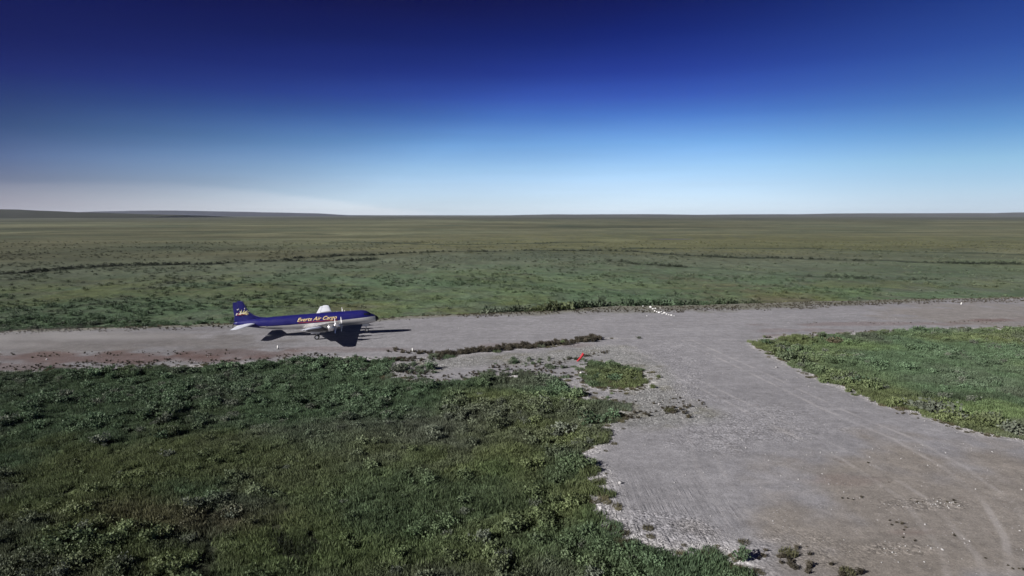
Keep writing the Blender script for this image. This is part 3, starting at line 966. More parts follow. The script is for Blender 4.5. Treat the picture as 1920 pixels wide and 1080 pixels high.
# near sedge between the scrub
x, y, r = sector_points(60000, 42, 160, 6)
sd, sr, sa = gravel_sd(x, y)
tc = tundra_cover(x, y)
sb = shrubness(tc)
k = (rut_dist(x, y) > .5) & (r.random(len(x)) < np.where(sd < .1, .9 - .3 * sb, .3 * sstep(sd, 2.5, 0) * sstep(fbm(x, y, 3, 2, 123), -.1, .5)))
x, y, tc = x[k], y[k], tc[k]
scatter('sedge_grass', np.stack([x, y, ground_z(x, y) - .02], -1), .7 + .7 * r.random(len(x)), tc * (.85 + .5 * r.random((len(x), 1))), PROTOGRASS,
        'olive and green sedge grass between the shrubs of the near tundra', 'sedge', .1, 22)

# scrub beyond the runway, thinning out with distance
x, y, r = sector_points(60000, 160, 700, 8, pw=1.5)
sd, sr, sa = gravel_sd(x, y)
tc = tundra_cover(x, y)
clump = sstep(fbm(x, y, 22, 3, 131), -.15, .45)
px, py = image_px(x, y)
rim = sstep(-sr, 7, 1) * sstep(px, 820, 980) * sstep(px, 1500, 1300)
dark = np.zeros(len(x))
for pts, wd in CREEKS[:4]:
    dark = np.maximum(dark, sstep(sdist(x + 25 * fbm(x, y, 60, 3, 301), y + 22 * fbm(x, y, 45, 3, 302), G2(pts), closed=False), wd * 1.8, wd * .3) * sstep(fbm(x, y, 40, 2, 303), -.35, .2))
p = np.where((sr < -1.2) & (sd < -.4), .02 + .26 * clump + .9 * rim + .5 * dark, 0)
k = r.random(len(x)) < p
x, y, tc, rim, dark = x[k], y[k], tc[k], rim[k], dark[k]
sc = (.55 + .7 * r.random(len(x))) * (1 + 1.7 * rim + .7 * dark)
scatter('far_scrub', np.stack([x, y, ground_z(x, y) - .1], -1), sc, tc * (.75 + .45 * r.random((len(x), 1))) * (1 - .35 * rim - .2 * dark)[:, None], PROTOLOW,
        'low dark scrub dotted over the tundra beyond the runway', 'scrub', .1, 23)

# weeds on the stony strips and shoulders
STRIPS = [([(835, 667), (900, 659), (960, 652), (1010, 650), (1060, 643), (1118, 636)], 2.3, .95, 1.5),
          ([(740, 660), (790, 664), (850, 664)], 2.0, .7, 1.0), ([(740, 674), (780, 676), (820, 672)], 1.6, .6, 1.0),
          ([(740, 700), (850, 704), (960, 696), (1060, 700)], 2.2, .6, .7), ([(930, 688), (1040, 686), (1080, 672), (1140, 660)], 1.5, .6, .7), ([(760, 706), (830, 712), (900, 706)], 3, .4, .6),
          ([(1170, 786), (1230, 776), (1290, 766)], 1.6, .75, .9), ([(1140, 755), (1220, 752), (1290, 758)], 3.0, .3, .6), ([(900, 590), (1100, 582), (1280, 579), (1500, 572), (1700, 566), (1930, 562)], 7.0, .6, .6),
          ([(-10, 690), (200, 684), (420, 680), (620, 668)], 3.5, .4, .7), ([(-10, 624), (210, 619), (430, 612)], 3.5, .4, .7), ([(-10, 668), (200, 664), (420, 662)], 3.0, .16, .6), ([(800, 598), (700, 602)], 2, .25, .6),
          ([(1440, 634), (1600, 625), (1760, 618)], 1.6, .35, .7), ([(1500, 606), (1700, 606), (1930, 602)], 1.6, .16, .5),
          ([(1150, 690), (1120, 715), (1190, 720)], 3.5, .5, .8), ([(1450, 1050), (1500, 1060), (1600, 1078)], 1.5, .5, .8),
          ([(1690, 775), (1760, 797), (1840, 815), (1900, 830)], 1.0, .2, .5),
          ([(1590, 938), (1625, 936)], .7, .8, .6), ([(1650, 904), (1680, 908)], .5, .7, .5), ([(1555, 994), (1565, 1006)], .6, .9, .7), ([(1678, 980), (1690, 990)], .7, .9, .7),
          ([(1560, 842), (1572, 846)], .5, .8, .5), ([(1720, 940), (1800, 944)], .8, .35, .4), ([(1680, 1012), (1720, 1016)], .6, .5, .5), ([(1780, 1000), (1790, 1004)], .6, .6, .5), ([(1840, 1050), (1900, 1060)], 1.2, .3, .5),
          ([(1470, 845), (1490, 850)], .4, .5, .4), ([(1630, 870), (1640, 874)], .3, .7, .4), ([(1500, 1035), (1560, 1050)], 1.4, .5, .7)]
x, y, r = sector_points(130000, 45, 240, 9)
px, py = image_px(x, y)
best = np.zeros(len(x))
hsc = np.ones(len(x))
for pts, wd, st, hh in STRIPS:
    q = sdist(x, y, G2(pts), closed=False) + wd * .8 * fbm(x, y, 3.5, 3, 151)
    v = sstep(q, wd, wd * .4) * st
    hsc = np.where(v > best, hh, hsc)
    best = np.maximum(best, v)
sd, sr, sa = gravel_sd(x, y)
k = (r.random(len(x)) < best * .9) & (sd > -1)
x, y, hsc = x[k], y[k], hsc[k]
scatter('strip_scrub', np.stack([x, y, ground_z(x, y) - .05], -1), hsc * (.3 + .45 * r.random(len(x))), (np.array([.080, .070, .052]) * (.6 + .8 * r.random((len(x), 1)))), [PROTO[1], PROTO[3]],
        'brown weedy scrub growing through the stony strips and runway shoulders', 'scrub', .2, 24)

x, y, r = sector_points(70000, 45, 190, 10)
sd, sr, sa = gravel_sd(x, y)
fringe = sstep(np.abs(sd - .2), 2.6, .3) * sstep(fbm(x, y, 7, 2, 161), -.5, .3)
k = (r.random(len(x)) < fringe * .45) & (sd > -.5)
x, y = x[k], y[k]
scatter('fringe_grass', np.stack([x, y, ground_z(x, y) - .02], -1), .3 + .4 * r.random(len(x)), np.array([.10, .092, .055]) * (.7 + .7 * r.random((len(x), 1))), PROTOGRASS,
        'thin straw-coloured grass along the ragged gravel edges', 'grass', .1, 25)

# loose stones
x, y, r = sector_points(420000, 45, 180, 12)
sd, sr, sa = gravel_sd(x, y)
edge = sstep(np.abs(sd - .3), 2.2, .2)
px, py = image_px(x, y)
strip = sstep(sdist(x, y, G2([(780, 690), (900, 672), (1020, 668), (1150, 650), (1200, 690), (1250, 740), (1260, 770)]), closed=False), 6.5, 1.5)
patch = sstep(np.hypot((px - 1400) / 90, (py - 800) / 30), 1.3, .4) * .06 + sstep(np.hypot((px - 1775) / 70, (py - 946) / 9), 1.3, .5) * .35 + sstep(np.hypot((px - 1740) / 60, (py - 1030) / 10), 1.4, .5) * .15
onap = (sa > -1)
pr = np.where(sd > -.8, np.maximum(edge * .9 * (onap * .8 + .2), np.maximum(strip * .45, patch)) * sstep(fbm(x, y, 4, 2, 171), -.7, .4) + .008, 0)
k = r.random(len(x)) < pr
x, y = x[k], y[k]
ss = .06 + .17 * r.random(len(x)) ** 2.5 + .1 * (r.random(len(x)) < .02)
scatter('loose_stones', np.stack([x, y, ground_z(x, y) + ss * .12], -1), ss, np.full((len(x), 3), .3), PROTOROCK,
        'loose pale stones strewn along the gravel edges and stony strips', 'stones', .5, 26)

# ------------------------------------------------------------------ the four-engined aircraft, just lifting its nose wheel
M_WING = plain('silver_white_paint', (.76, .79, .86), .38, .15, var=.10, scale=1.2)
M_METAL = plain('bare_aluminium', (.60, .60, .62), .34, .75, var=.18, scale=1.5)
M_BLUE = plain('navy_blue_paint', (.011, .011, .110), .45, 0, var=.18, scale=.8, spec=.3)
M_DARK = plain('dark_engine_metal', (.03, .03, .032), .6, .3)
M_BLACK = plain('black_rubber', (.014, .014, .015), .75)
M_DNAC = plain('dark_nacelle_metal', (.16, .16, .165), .5, .5, var=.5, scale=1.2)  # dark mottled metal for the nacelles
M_GLASS = plain('cockpit_glass', (.02, .025, .035), .08, 0, var=.02)
M_GOLD = plain('gold_lettering', (.78, .70, .36), .5)
M_CREAM = plain('cream_lettering', (.85, .80, .68), .5)
M_RED = plain('dark_red_lettering', (.22, .02, .02), .5)
M_BLADE_M = plain('propeller_blade_paint', (.62, .62, .64), .35, .3)


def wing_material():
    m, t = new_mat('dark_banded_silver_wing')
    co = t.n('ShaderNodeTexCoord').outputs['Object']
    sp = t.n('ShaderNodeSeparateXYZ', {0: co})
    ay = t.math('ABSOLUTE', sp.outputs[1])
    mp = t.n('ShaderNodeMapping', {'Vector': co, 'Scale': (.25, 1.3, 1)})
    nz = t.noise(mp.outputs[0], 1.4, 4, .6)
    # dark band across the span where the four engines sit
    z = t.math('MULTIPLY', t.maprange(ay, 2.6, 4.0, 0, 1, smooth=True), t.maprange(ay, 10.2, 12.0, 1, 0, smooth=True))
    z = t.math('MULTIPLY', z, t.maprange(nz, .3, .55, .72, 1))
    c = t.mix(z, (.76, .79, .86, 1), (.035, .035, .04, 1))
    b = t.n('ShaderNodeBsdfPrincipled', {'Base Color': c, 'Metallic': .15, 'Roughness': .4})
    t.n('ShaderNodeOutputMaterial', {0: b.outputs[0]})
    return m


def fuselage_material():
    m, t = new_mat('two_tone_fuselage')
    co = t.n('ShaderNodeTexCoord').outputs['Object']
    sp = t.n('ShaderNodeSeparateXYZ', {0: co})
    aft = t.math('SUBTRACT', 13.6, sp.outputs[0])
    lim = t.math('ADD', 3.22, t.maprange(aft, 14, 2, 0, .42))
    lim = t.math('SUBTRACT', lim, t.maprange(aft, 24.5, 28.0, 0, 1.2))
    up = t.math('GREATER_THAN', sp.outputs[2], lim)
    nz = t.noise(co, .9, 5, .6)
    pan = t.n('ShaderNodeTexBrick', {'Vector': co, 'Scale': 1.0, 'Color1': (1, 1, 1, 1), 'Color2': (.9, .9, .9, 1), 'Mortar': (.7, .7, .7, 1), 'Mortar Size': .012, 'Brick Width': 1.6, 'Row Height': .9})
    sil = t.mix(1.0, (.66, .65, .63, 1), pan.outputs[0], 'MULTIPLY')
    # oil and exhaust grime streaked along the belly
    mp = t.n('ShaderNodeMapping', {'Vector': co, 'Scale': (.12, 1, 1.6)})
    sil = t.mix(t.maprange(t.noise(mp.outputs[0], 1.6, 4, .6), .5, .75, 0, .5), sil, (.25, .235, .22, 1))
    blu = t.mix(t.maprange(nz, .4, .7, 0, .5), (.010, .010, .115, 1), (.022, .022, .10, 1))
    c = t.mix(up, sil, blu)
    b = t.n('ShaderNodeBsdfPrincipled', {'Base Color': c, 'Metallic': t.maprange(up, 0, 1, .35, 0), 'Roughness': t.maprange(nz, .3, .7, .34, .5), 'Specular IOR Level': .3})
    t.n('ShaderNodeOutputMaterial', {0: b.outputs[0]})
    return m


M_FUS = fuselage_material()
M_WING_BANDED = wing_material()
plane_yaw, plane_pitch = R(10.1), R(2.9)
nose = (-31.2, 148.66)
px0 = nose[0] - 13.6 * math.cos(plane_yaw)
py0 = nose[1] - 13.6 * math.sin(plane_yaw)
plane = bpy.data.objects.new('cargo_aircraft', None)
plane.location = (px0, py0, gz(px0, py0))
plane.rotation_euler = (Matrix.Rotation(plane_yaw, 4, 'Z') @ Matrix.Rotation(-plane_pitch, 4, 'Y')).to_euler()
col.objects.link(plane)
tag(plane, 'four engined propeller cargo aircraft, navy blue over silver, rolling along the gravel runway', 'aircraft')
AX = 13.6
# aft, top, bottom, half width
PROF = [(0, 3.02, 2.98, .02), (.12, 3.28, 2.68, .34), (.4, 3.55, 2.42, .62), (.8, 3.82, 2.22, .86), (1.3, 4.08, 2.06, 1.06), (1.8, 4.34, 1.97, 1.22), (2.3, 4.70, 1.91, 1.34),
        (2.9, 4.98, 1.86, 1.46), (3.6, 5.12, 1.83, 1.54), (5, 5.18, 1.82, 1.585), (9, 5.19, 1.82, 1.59), (14, 5.19, 1.82, 1.59), (18.5, 5.19, 1.84, 1.58), (21, 5.17, 1.98, 1.52),
        (23.5, 5.12, 2.25, 1.36), (26, 5.04, 2.66, 1.10), (28, 4.95, 3.04, .83), (30, 4.80, 3.48, .50), (31.3, 4.64, 3.80, .28), (32.1, 4.40, 4.10, .06)]
PA = np.array(PROF)


def fus(aft, th, off=0.0):
    """skin point at station aft; th=0 right side (-Y), 90 top"""
    tp, bt, hw = (float(np.interp(aft, PA[:, 0], PA[:, k])) for k in (1, 2, 3))
    cz, rz = (tp + bt) / 2, (tp - bt) / 2
    return Vector((AX - aft, -(hw + off) * math.cos(th), cz + (rz + off) * math.sin(th)))


def fus_y(aft, z, off=0.02):
    tp, bt, hw = (float(np.interp(aft, PA[:, 0], PA[:, k])) for k in (1, 2, 3))
    cz, rz = (tp + bt) / 2, (tp - bt) / 2
    q = max(-0.98, min(.98, (z - cz) / rz))
    return -(hw * math.sqrt(1 - q * q) + off)


st_aft = sorted(set([p[0] for p in PROF] + list(np.arange(4, 32, 1.0))))
NV = 32
v, f = [], []
for a in st_aft:
    for k in range(NV):
        v.append(tuple(fus(a, 2 * math.pi * k / NV)))
for i in range(len(st_aft) - 1):
    for k in range(NV):
        f.append((i * NV + k, (i + 1) * NV + k, (i + 1) * NV + (k + 1) % NV, i * NV + (k + 1) % NV))
f += [tuple(range(NV)), tuple(range((len(st_aft) - 1) * NV, len(st_aft) * NV))[::-1]]
fuselage = mesh_obj('fuselage', v, f, M_FUS, plane, True)


def shell_patch(name, a0, a1, t0, t1, mat, parent, off=.02, na=6, nt=6):
    v, f = [], []
    for i in range(na + 1):
        for j in range(nt + 1):
            v.append(tuple(fus(a0 + (a1 - a0) * i / na, t0 + (t1 - t0) * j / nt, off)))
    for i in range(na):
        for j in range(nt):
            f.append((i * (nt + 1) + j, (i + 1) * (nt + 1) + j, (i + 1) * (nt + 1) + j + 1, i * (nt + 1) + j + 1))
    return mesh_obj(name, v, f, mat, parent, True)


# black radome
v, f = [], []
ra = [0, .12, .25, .4, .55, .68]
for a in ra:
    for k in range(NV):
        v.append(tuple(fus(a, 2 * math.pi * k / NV, .015)))
for i in range(len(ra) - 1):
    for k in range(NV):
        f.append((i * NV + k, (i + 1) * NV + k, (i + 1) * NV + (k + 1) % NV, i * NV + (k + 1) % NV))
f.append(tuple(range(NV)))
mesh_obj('radome', v, f, M_BLACK, fuselage, True)
for s in (0, 1):
    fl = (lambda t: t) if s == 0 else (lambda t: math.pi - t)
    for (a0, a1, t0, t1) in ((1.75, 2.15, R(38), R(60)), (2.22, 2.65, R(30), R(52)), (2.72, 3.2, R(27), R(46)), (1.72, 2.2, R(64), R(86))):
        shell_patch('cockpit_window', a0, a1, fl(t0), fl(t1), M_GLASS, fuselage, .015, 2, 3)
shell_patch('cargo_door', 19.6, 22.3, R(-14), R(40), M_BLUE, fuselage, .012)
shell_patch('crew_door', 4.6, 5.6, R(2), R(38), M_BLUE, fuselage, .012, 2)
# dark red stripe under the lettering
v, f = [], []
for i in range(25):
    a = 9.2 + 8.6 * i / 24
    for zz in (3.42, 3.60):
        v.append((AX - a, fus_y(a, zz, .012), zz))
for i in range(24):
    f.append((2 * i, 2 * i + 1, 2 * i + 3, 2 * i + 2))
mesh_obj('red_stripe', v, f, M_RED, fuselage)
v, f = [], []
for i in range(41):
    a = 9 + 15 * i / 40
    lim = 3.22 + .42 * np.clip((14 - a) / 12, 0, 1)
    for zz in (lim - .03, lim + .07):
        v.append((AX - a, fus_y(a, zz, .009), zz))
for i in range(40):
    f.append((2 * i, 2 * i + 1, 2 * i + 3, 2 * i + 2))
mesh_obj('dark_cheat_line', v, f, M_DARK, fuselage)


def text_points(body, size, shear, extr_w=0.0):
    cu = bpy.data.curves.new('lettering', 'FONT')
    cu.body = body
    cu.size = size
    cu.shear = shear
    cu.offset = extr_w
    cu.resolution_u = 3
    ob = bpy.data.objects.new('lettering', cu)
    col.objects.link(ob)
    bpy.context.view_layer.update()
    me = bpy.data.meshes.new_from_object(ob.evaluated_get(bpy.context.evaluated_depsgraph_get()))
    bpy.data.objects.remove(ob)
    bpy.data.curves.remove(cu)
    return me


def lettering(name, body, size, shear, mat, a_left, z_base, width, off, dx=0, dz=0, fat=0.0, slope=0.0, tail=False, parent=fuselage):
    me = text_points(body, size, shear, fat)
    bm = bmesh.new()
    bm.from_mesh(me)
    bmesh.ops.triangulate(bm, faces=bm.faces)
    ymin, ymax = min(q.co.y for q in bm.verts), max(q.co.y for q in bm.verts)
    for k in range(1, 9):
        bmesh.ops.bisect_plane(bm, geom=bm.verts[:] + bm.edges[:] + bm.faces[:], plane_co=(0, ymin + (ymax - ymin) * k / 9, 0), plane_no=(0, 1, 0))
    x0, x1 = min(q.co.x for q in bm.verts), max(q.co.x for q in bm.verts)
    sc = width / (x1 - x0)
    for q in bm.verts:
        X_ = AX - a_left + (q.co.x - x0) * sc + dx
        Z_ = z_base + q.co.y + dz + slope * (X_ - (AX - a_left))
        Y_ = -(.24 + off) if tail else fus_y(AX - X_, Z_, off)
        q.co = Vector((X_, Y_, Z_))
    bm.to_mesh(me)
    bm.free()
    me.name = name
    me.materials.clear()
    me.materials.append(mat)
    o = bpy.data.objects.new(name, me)
    col.objects.link(o)
    o.parent = parent
    return o


lettering('lettering_shadow', 'Everts Air Cargo', 1.12, .5, M_RED, 18.1, 3.82, 8.8, .022, .07, -.08, .012)
lettering('lettering', 'Everts Air Cargo', 1.12, .5, M_GOLD, 18.1, 3.82, 8.8, .034, 0, 0, .0)
# small pale registration strokes low on the rear fuselage: too small to read
v, f = [], []
for k in range(6):
    a = 26.4 - k * .26
    zz = 3.02
    for (da, dz_) in ((0, 0), (-.17, 0), (-.13, .26), (.04, .26)):
        v.append((AX - a - da, fus_y(a + da, zz + dz_, .02), zz + dz_))
    f.append((4 * k, 4 * k + 1, 4 * k + 2, 4 * k + 3))
mesh_obj('registration_marks', v, f, M_CREAM, fuselage)


def foil(c0, c1, n=9):
    """closed aerofoil outline between chord fractions c0 and c1: list of (chord fraction, +-thickness)"""
    def t_(c):
        c = max(c, 0)
        return 5 * (.2969 * math.sqrt(c) - .126 * c - .3516 * c ** 2 + .2843 * c ** 3 - .1036 * c ** 4)
    cs = [c0 + (c1 - c0) * (1 - math.cos(math.pi * .5 * k / n)) if c0 == 0 else c0 + (c1 - c0) * k / n for k in range(n + 1)]
    top = [(c, t_(c)) for c in cs]
    bot = [(c, -t_(c) * .8) for c in cs[::-1]]
    if c0 == 0:
        bot = bot[:-1]
    return top + bot


def surface(name, secs, c0, c1, mat, parent, vertical=False, droop=0.0):
    """secs: (aft of leading edge, chord, span coordinate, height, thickness ratio)"""
    out = foil(c0, c1)
    n = len(out)
    v, f = [], []
    for (le, ch, sp, zz, th) in secs:
        for (c, t_) in out:
            a = le + c * ch
            if vertical:
                v.append((AX - a, t_ * ch * th, zz))
            else:
                v.append((AX - a, sp, zz + t_ * ch * th - math.sin(R(2)) * c * ch - droop * (c - c0) * ch))
    for i in range(len(secs) - 1):
        for k in range(n):
            f.append((i * n + k, i * n + (k + 1) % n, (i + 1) * n + (k + 1) % n, (i + 1) * n + k))
    f += [tuple(range(n))[::-1], tuple(range((len(secs) - 1) * n, len(secs) * n))]
    o = mesh_obj(name, v, f, mat, parent)
    bm = bmesh.new()
    bm.from_mesh(o.data)
    bmesh.ops.recalc_face_normals(bm, faces=bm.faces)
    bm.to_mesh(o.data)
    bm.free()
    return o


def wsec(y, side):
    t = (abs(y) - 0) / 17.9
    le = 9.35 + 3.75 * t
    ch = 6.6 - 4.55 * t
    return (le, ch, side * abs(y), 2.20 + math.tan(R(7.5)) * abs(y), (.17 - .05 * t))


def tipsec(side):
    return (13.55, 1.25, side * 17.93, 2.20 + math.tan(R(7.5)) * 17.9, .08)


for side in (-1, 1):
    ys_ = [0.6, 2, 4, 6, 8, 10, 12, 14, 16, 17.4]
    w_ = surface('wing', [wsec(y, side) for y in ys_] + [tipsec(side)], 0, .715, M_WING_BANDED, plane)
    surface('flap', [wsec(y, side) for y in (1.65, 4, 6, 8, 9.9)], .74, 1, M_WING, w_, droop=.42)
    surface('aileron', [wsec(y, side) for y in (9.96, 12, 14, 16, 17.35)], .74, 1, M_WING, w_)
    surface('wing_fillet', [(8.9, 8.3, side * 1.0, 2.3, .2), (9.2, 7.4, side * 1.9, 2.45, .165)], 0, 1, M_METAL, w_)
    tl = surface('tailplane', [(27.2, 4.0, side * .3, 3.95, .12), (28.2, 3.1, side * 3.5, 3.95, .11), (29.35, 1.95, side * 6.7, 3.95, .10), (29.9, 1.1, side * 7.05, 3.95, .06)], 0, .64, M_WING, plane)
    surface('elevator', [(27.45, 3.75, side * .75, 3.95, .12), (28.2, 3.1, side * 3.5, 3.95, .11), (29.35, 1.95, side * 6.7, 3.95, .10)], .67, 1, M_WING, tl)

FSEC = [(24.4, 7.3, 0, 5.02, .02), (26.2, 5.5, 0, 5.3, .045), (27.4, 4.36, 0, 5.8, .08), (28.3, 3.54, 0, 6.5, .10), (28.95, 2.95, 0, 7.4, .10), (29.3, 2.6, 0, 8.4, .10), (29.6, 2.2, 0, 9.05, .09), (30.1, 1.3, 0, 9.28, .04)]
FIN_D = [(27.0, 4.95, 0, 4.55, .09)] + [s_ for s_ in FSEC if s_[3] > 5.7]
fin = surface('fin', [s_ for s_ in FSEC], 0, .60, M_BLUE, plane, True)
surface('rudder', [(29.2 - .0, 2.85, 0, 4.75, .1)] + [s_ for s_ in FSEC if 5.7 < s_[3] < 9.1], .62, 1, M_BLUE, fin, True)
surface('fin_root', [(27.2, 4.6, 0, 4.4, .10), (27.2, 4.6, 0, 5.7, .09)], 0, 1, M_BLUE, fin, True)
# pale de-icing strip along the fin's leading edge
v, f = [], []
for (le, ch, _, zz, th) in FSEC[1:]:
    for sgn in (1, 0, -1):
        v.append((AX - le + (.02 if sgn == 0 else -.14), sgn * (ch * th * .35 + .02), zz))
for i in range(len(FSEC) - 2):
    for k in (0, 1):
        f.append((3 * i + k, 3 * i + k + 1, 3 * i + k + 4, 3 * i + k + 3))
mesh_obj('leading_edge_strip', v, f, plain('grey_deice_rubber', (.20, .21, .28), .6), fin)


def stroke_set(name, strokes, mat, y):
    v, f = [], []
    for (a0, z0, a1, z1, w0, w1) in strokes:
        dx, dz_ = -(a1 - a0), z1 - z0
        L = math.hypot(dx, dz_) + 1e-6
        nx_, nz_ = -dz_ / L, dx / L
        i = len(v)
        v += [(AX - a0 + nx_ * w0, y, z0 + nz_ * w0), (AX - a0 - nx_ * w0, y, z0 - nz_ * w0), (AX - a1 - nx_ * w1, y, z1 - nz_ * w1), (AX - a1 + nx_ * w1, y, z1 + nz_ * w1)]
        f.append((i, i + 1, i + 2, i + 3))
    return mesh_obj(name, v, f, mat, fin)


stroke_set('tail_emblem_red', [(31.2, 6.12, 28.75, 6.22, .10, .04), (30.9, 6.15, 30.75, 6.75, .14, .08), (30.1, 6.2, 29.9, 6.6, .1, .05)], M_RED, -.262)
stroke_set('tail_emblem_gold', [(30.7, 6.35, 28.45, 6.75, .14, .03), (30.3, 6.3, 30.05, 7.35, .12, .02), (30.0, 6.4, 29.35, 7.3, .11, .02), (29.9, 6.4, 28.8, 7.05, .12, .02),
                                (29.8, 6.4, 28.6, 6.25, .13, .03), (30.2, 6.5, 30.5, 7.1, .1, .02), (29.5, 6.5, 28.95, 6.0, .1, .03)], M_GOLD, -.272)
stroke_set('tail_emblem_cream', [(31.35, 6.1, 31.1, 6.62, .10, .05), (31.1, 6.5, 30.8, 6.3, .07, .05), (30.45, 6.2, 30.3, 6.95, .12, .05), (30.2, 6.4, 29.6, 6.45, .08, .05)], M_CREAM, -.281)
for st_ in [(31.05, 7.35, 30.85, 7.37, .10, .10), (30.75, 7.5, 30.6, 7.5, .08, .08), (29.45, 7.55, 29.3, 7.57, .09, .09)]:
    stroke_set('tail_star', [st_], M_CREAM, -.262)


def lathe(name, prof, mat, parent, origin, n=20, squash=None):
    """prof: (aft offset, radius) revolved round the X axis"""
    v, f = [], []
    for i, (a, r_) in enumerate(prof):
        for k in range(n):
            th = 2 * math.pi * k / n
            dz_ = 0 if squash is None else squash(a)
            v.append((origin[0] - a, origin[1] + r_ * math.cos(th), origin[2] + r_ * math.sin(th) + dz_))
    for i in range(len(prof) - 1):
        for k in range(n):
            f.append((i * n + k, (i + 1) * n + k, (i + 1) * n + (k + 1) % n, i * n + (k + 1) % n))
    f += [tuple(range(n)), tuple(range((len(prof) - 1) * n, len(prof) * n))[::-1]]
    return mesh_obj(name, v, f, mat, parent, True)


def blade_mesh(cx, cy, cz, ang):
    v, f = [], []
    st = [(.18, .09, .07), (.45, .14, .06), (.8, .19, .04), (1.3, .19, .025), (1.75, .17, .015), (1.98, .10, .01)]
    for (r_, hw, th) in st:
        tw = R(55 - 32 * r_ / 2)
        for (s, q) in ((1, 0), (0, 1), (-1, 0), (0, -1)):
            tx = s * hw * math.cos(tw + math.pi / 2) + q * th * math.cos(tw)
            ty = s * hw * math.sin(tw + math.pi / 2) + q * th * math.sin(tw)
            # blade along local Z then rotated by ang round X
            y_, z_ = ty, r_
            v.append((cx + tx, cy + y_ * math.cos(ang) - z_ * math.sin(ang), cz + y_ * math.sin(ang) + z_ * math.cos(ang)))
    for i in range(len(st) - 1):
        for k in range(4):
            f.append((4 * i + k, 4 * i + (k + 1) % 4, 4 * i + 4 + (k + 1) % 4, 4 * i + 4 + k))
    f += [(0, 1, 2, 3), (23, 22, 21, 20)]
    return v, f


for (ey, front, zc, inner, ph) in ((-4.95, 8.05, 2.75, True, 4), (-9.45, 8.95, 3.15, False, 2), (4.95, 8.05, 2.75, True, -6), (9.45, 8.95, 3.15, False, 20)):
    ox = AX - front
    na = lathe('nacelle', [(1.35, .66), (1.6, .74), (2.3, .76), (3.4, .70), (4.6, .58), (6.2 if inner else 5.6, .40), (8.3 if inner else 6.8, .06)], M_DNAC, plane, (ox, ey, zc), 20,
               lambda a: -.16 * max(0, a - 2) / 4 * (1 if inner else .5))
    lathe('cowling', [(.34, .50), (.24, .60), (.30, .68), (.6, .76), (1.1, .79), (1.5, .78), (1.52, .70)], M_METAL, na, (ox, ey, zc))
    lathe('engine_face', [(.36, .1), (.37, .52), (.5, .55), (1.0, .5)], M_DARK, na, (ox, ey, zc))
    for sgn in (-1, 1):
        lathe('exhaust_stack', [(1.7, .07), (1.9, .10), (2.5, .10), (2.52, .07)], M_DARK, na, (ox, ey + sgn * .74, zc - .12), 8)
    pr = lathe('propeller', [(-.32, .02), (-.28, .12), (-.1, .2), (.12, .22), (.34, .16)], M_METAL, plane, (ox, ey, zc), 12)
    for k in range(3):
        bv, bf = blade_mesh(ox - .02, ey, zc, R(ph + 120 * k))
        mesh_obj('blade', bv, bf, M_BLADE_M, pr)


def tube(bm, a, b, r0, r1=None, n=8):
    a, b = Vector(a), Vector(b)
    r1 = r0 if r1 is None else r1
    q = (b - a).to_track_quat('Z', 'Y')
    ra = [bm.verts.new(a + q @ Vector((r0 * math.cos(2 * math.pi * k / n), r0 * math.sin(2 * math.pi * k / n), 0))) for k in range(n)]
    rb = [bm.verts.new(b + q @ Vector((r1 * math.cos(2 * math.pi * k / n), r1 * math.sin(2 * math.pi * k / n), 0))) for k in range(n)]
    for k in range(n):
        bm.faces.new((ra[k], ra[(k + 1) % n], rb[(k + 1) % n], rb[k]))
    bm.faces.new(ra[::-1])
    bm.faces.new(rb)


def bm_obj(name, bm, mat, parent=None, smooth=False):
    bmesh.ops.recalc_face_normals(bm, faces=bm.faces)
    me = bpy.data.meshes.new(name)
    bm.to_mesh(me)
    bm.free()
    me.materials.append(mat)
    if smooth:
        me.polygons.foreach_set('use_smooth', [True] * len(me.polygons))
    o = bpy.data.objects.new(name, me)
    col.objects.link(o)
    if parent:
        o.parent = parent
    return o


def wheel(parent, x, y, z, r_, w_):
    v, f = [], []
    prof = [(-w_ / 2, r_ * .55), (-w_ / 2, r_ * .9), (-w_ * .3, r_), (w_ * .3, r_), (w_ / 2, r_ * .9), (w_ / 2, r_ * .55)]
    n = 20
    for (dy, q) in prof:
        for k in range(n):
            v.append((x + q * math.cos(2 * math.pi * k / n), y + dy, z + q * math.sin(2 * math.pi * k / n)))
    for i in range(len(prof)):
        j = (i + 1) % len(prof)
        for k in range(n):
            f.append((i * n + k, i * n + (k + 1) % n, j * n + (k + 1) % n, j * n + k))
    ty = mesh_obj('tyre', v, f, M_BLACK, parent, True)
    bm = bmesh.new()
    tube(bm, (x, y - w_ * .42, z), (x, y + w_ * .42, z), r_ * .56, n=16)
    bm_obj('rim', bm, M_METAL, parent)


for side in (-1, 1):
    cy = side * 4.95
    bm = bmesh.new()
    tube(bm, (0, cy, 2.6), (0, cy, .58), .11)
    tube(bm, (0, cy - .5, .56), (0, cy + .5, .56), .08)
    tube(bm, (1.5, cy, 2.3), (0.05, cy, 1.0), .06)
    tube(bm, (-.9, cy, 2.2), (-0.05, cy, 1.3), .05)
    g_ = bm_obj('main_gear', bm, M_METAL, plane)
    for dy in (-.38, .38):
        wheel(g_, 0, cy + dy, .56, .56, .36)
    for dy in (-.52, .52):
        bm = bmesh.new()
        bmesh.ops.create_cube(bm, size=1, matrix=Matrix.Translation((-.2, cy + dy * 1.15, 1.72)) @ Matrix.Diagonal((1.9, .03, .62, 1)))
        bm_obj('gear_door', bm, M_METAL, g_)
bm = bmesh.new()
nx_g = AX - 3.0
tube(bm, (nx_g, 0, 2.1), (nx_g + .12, 0, .42), .08)
tube(bm, (nx_g - .9, 0, 2.0), (nx_g + .05, 0, .95), .045)
tube(bm, (nx_g + .12, -.3, .42), (nx_g + .12, .3, .42), .06)
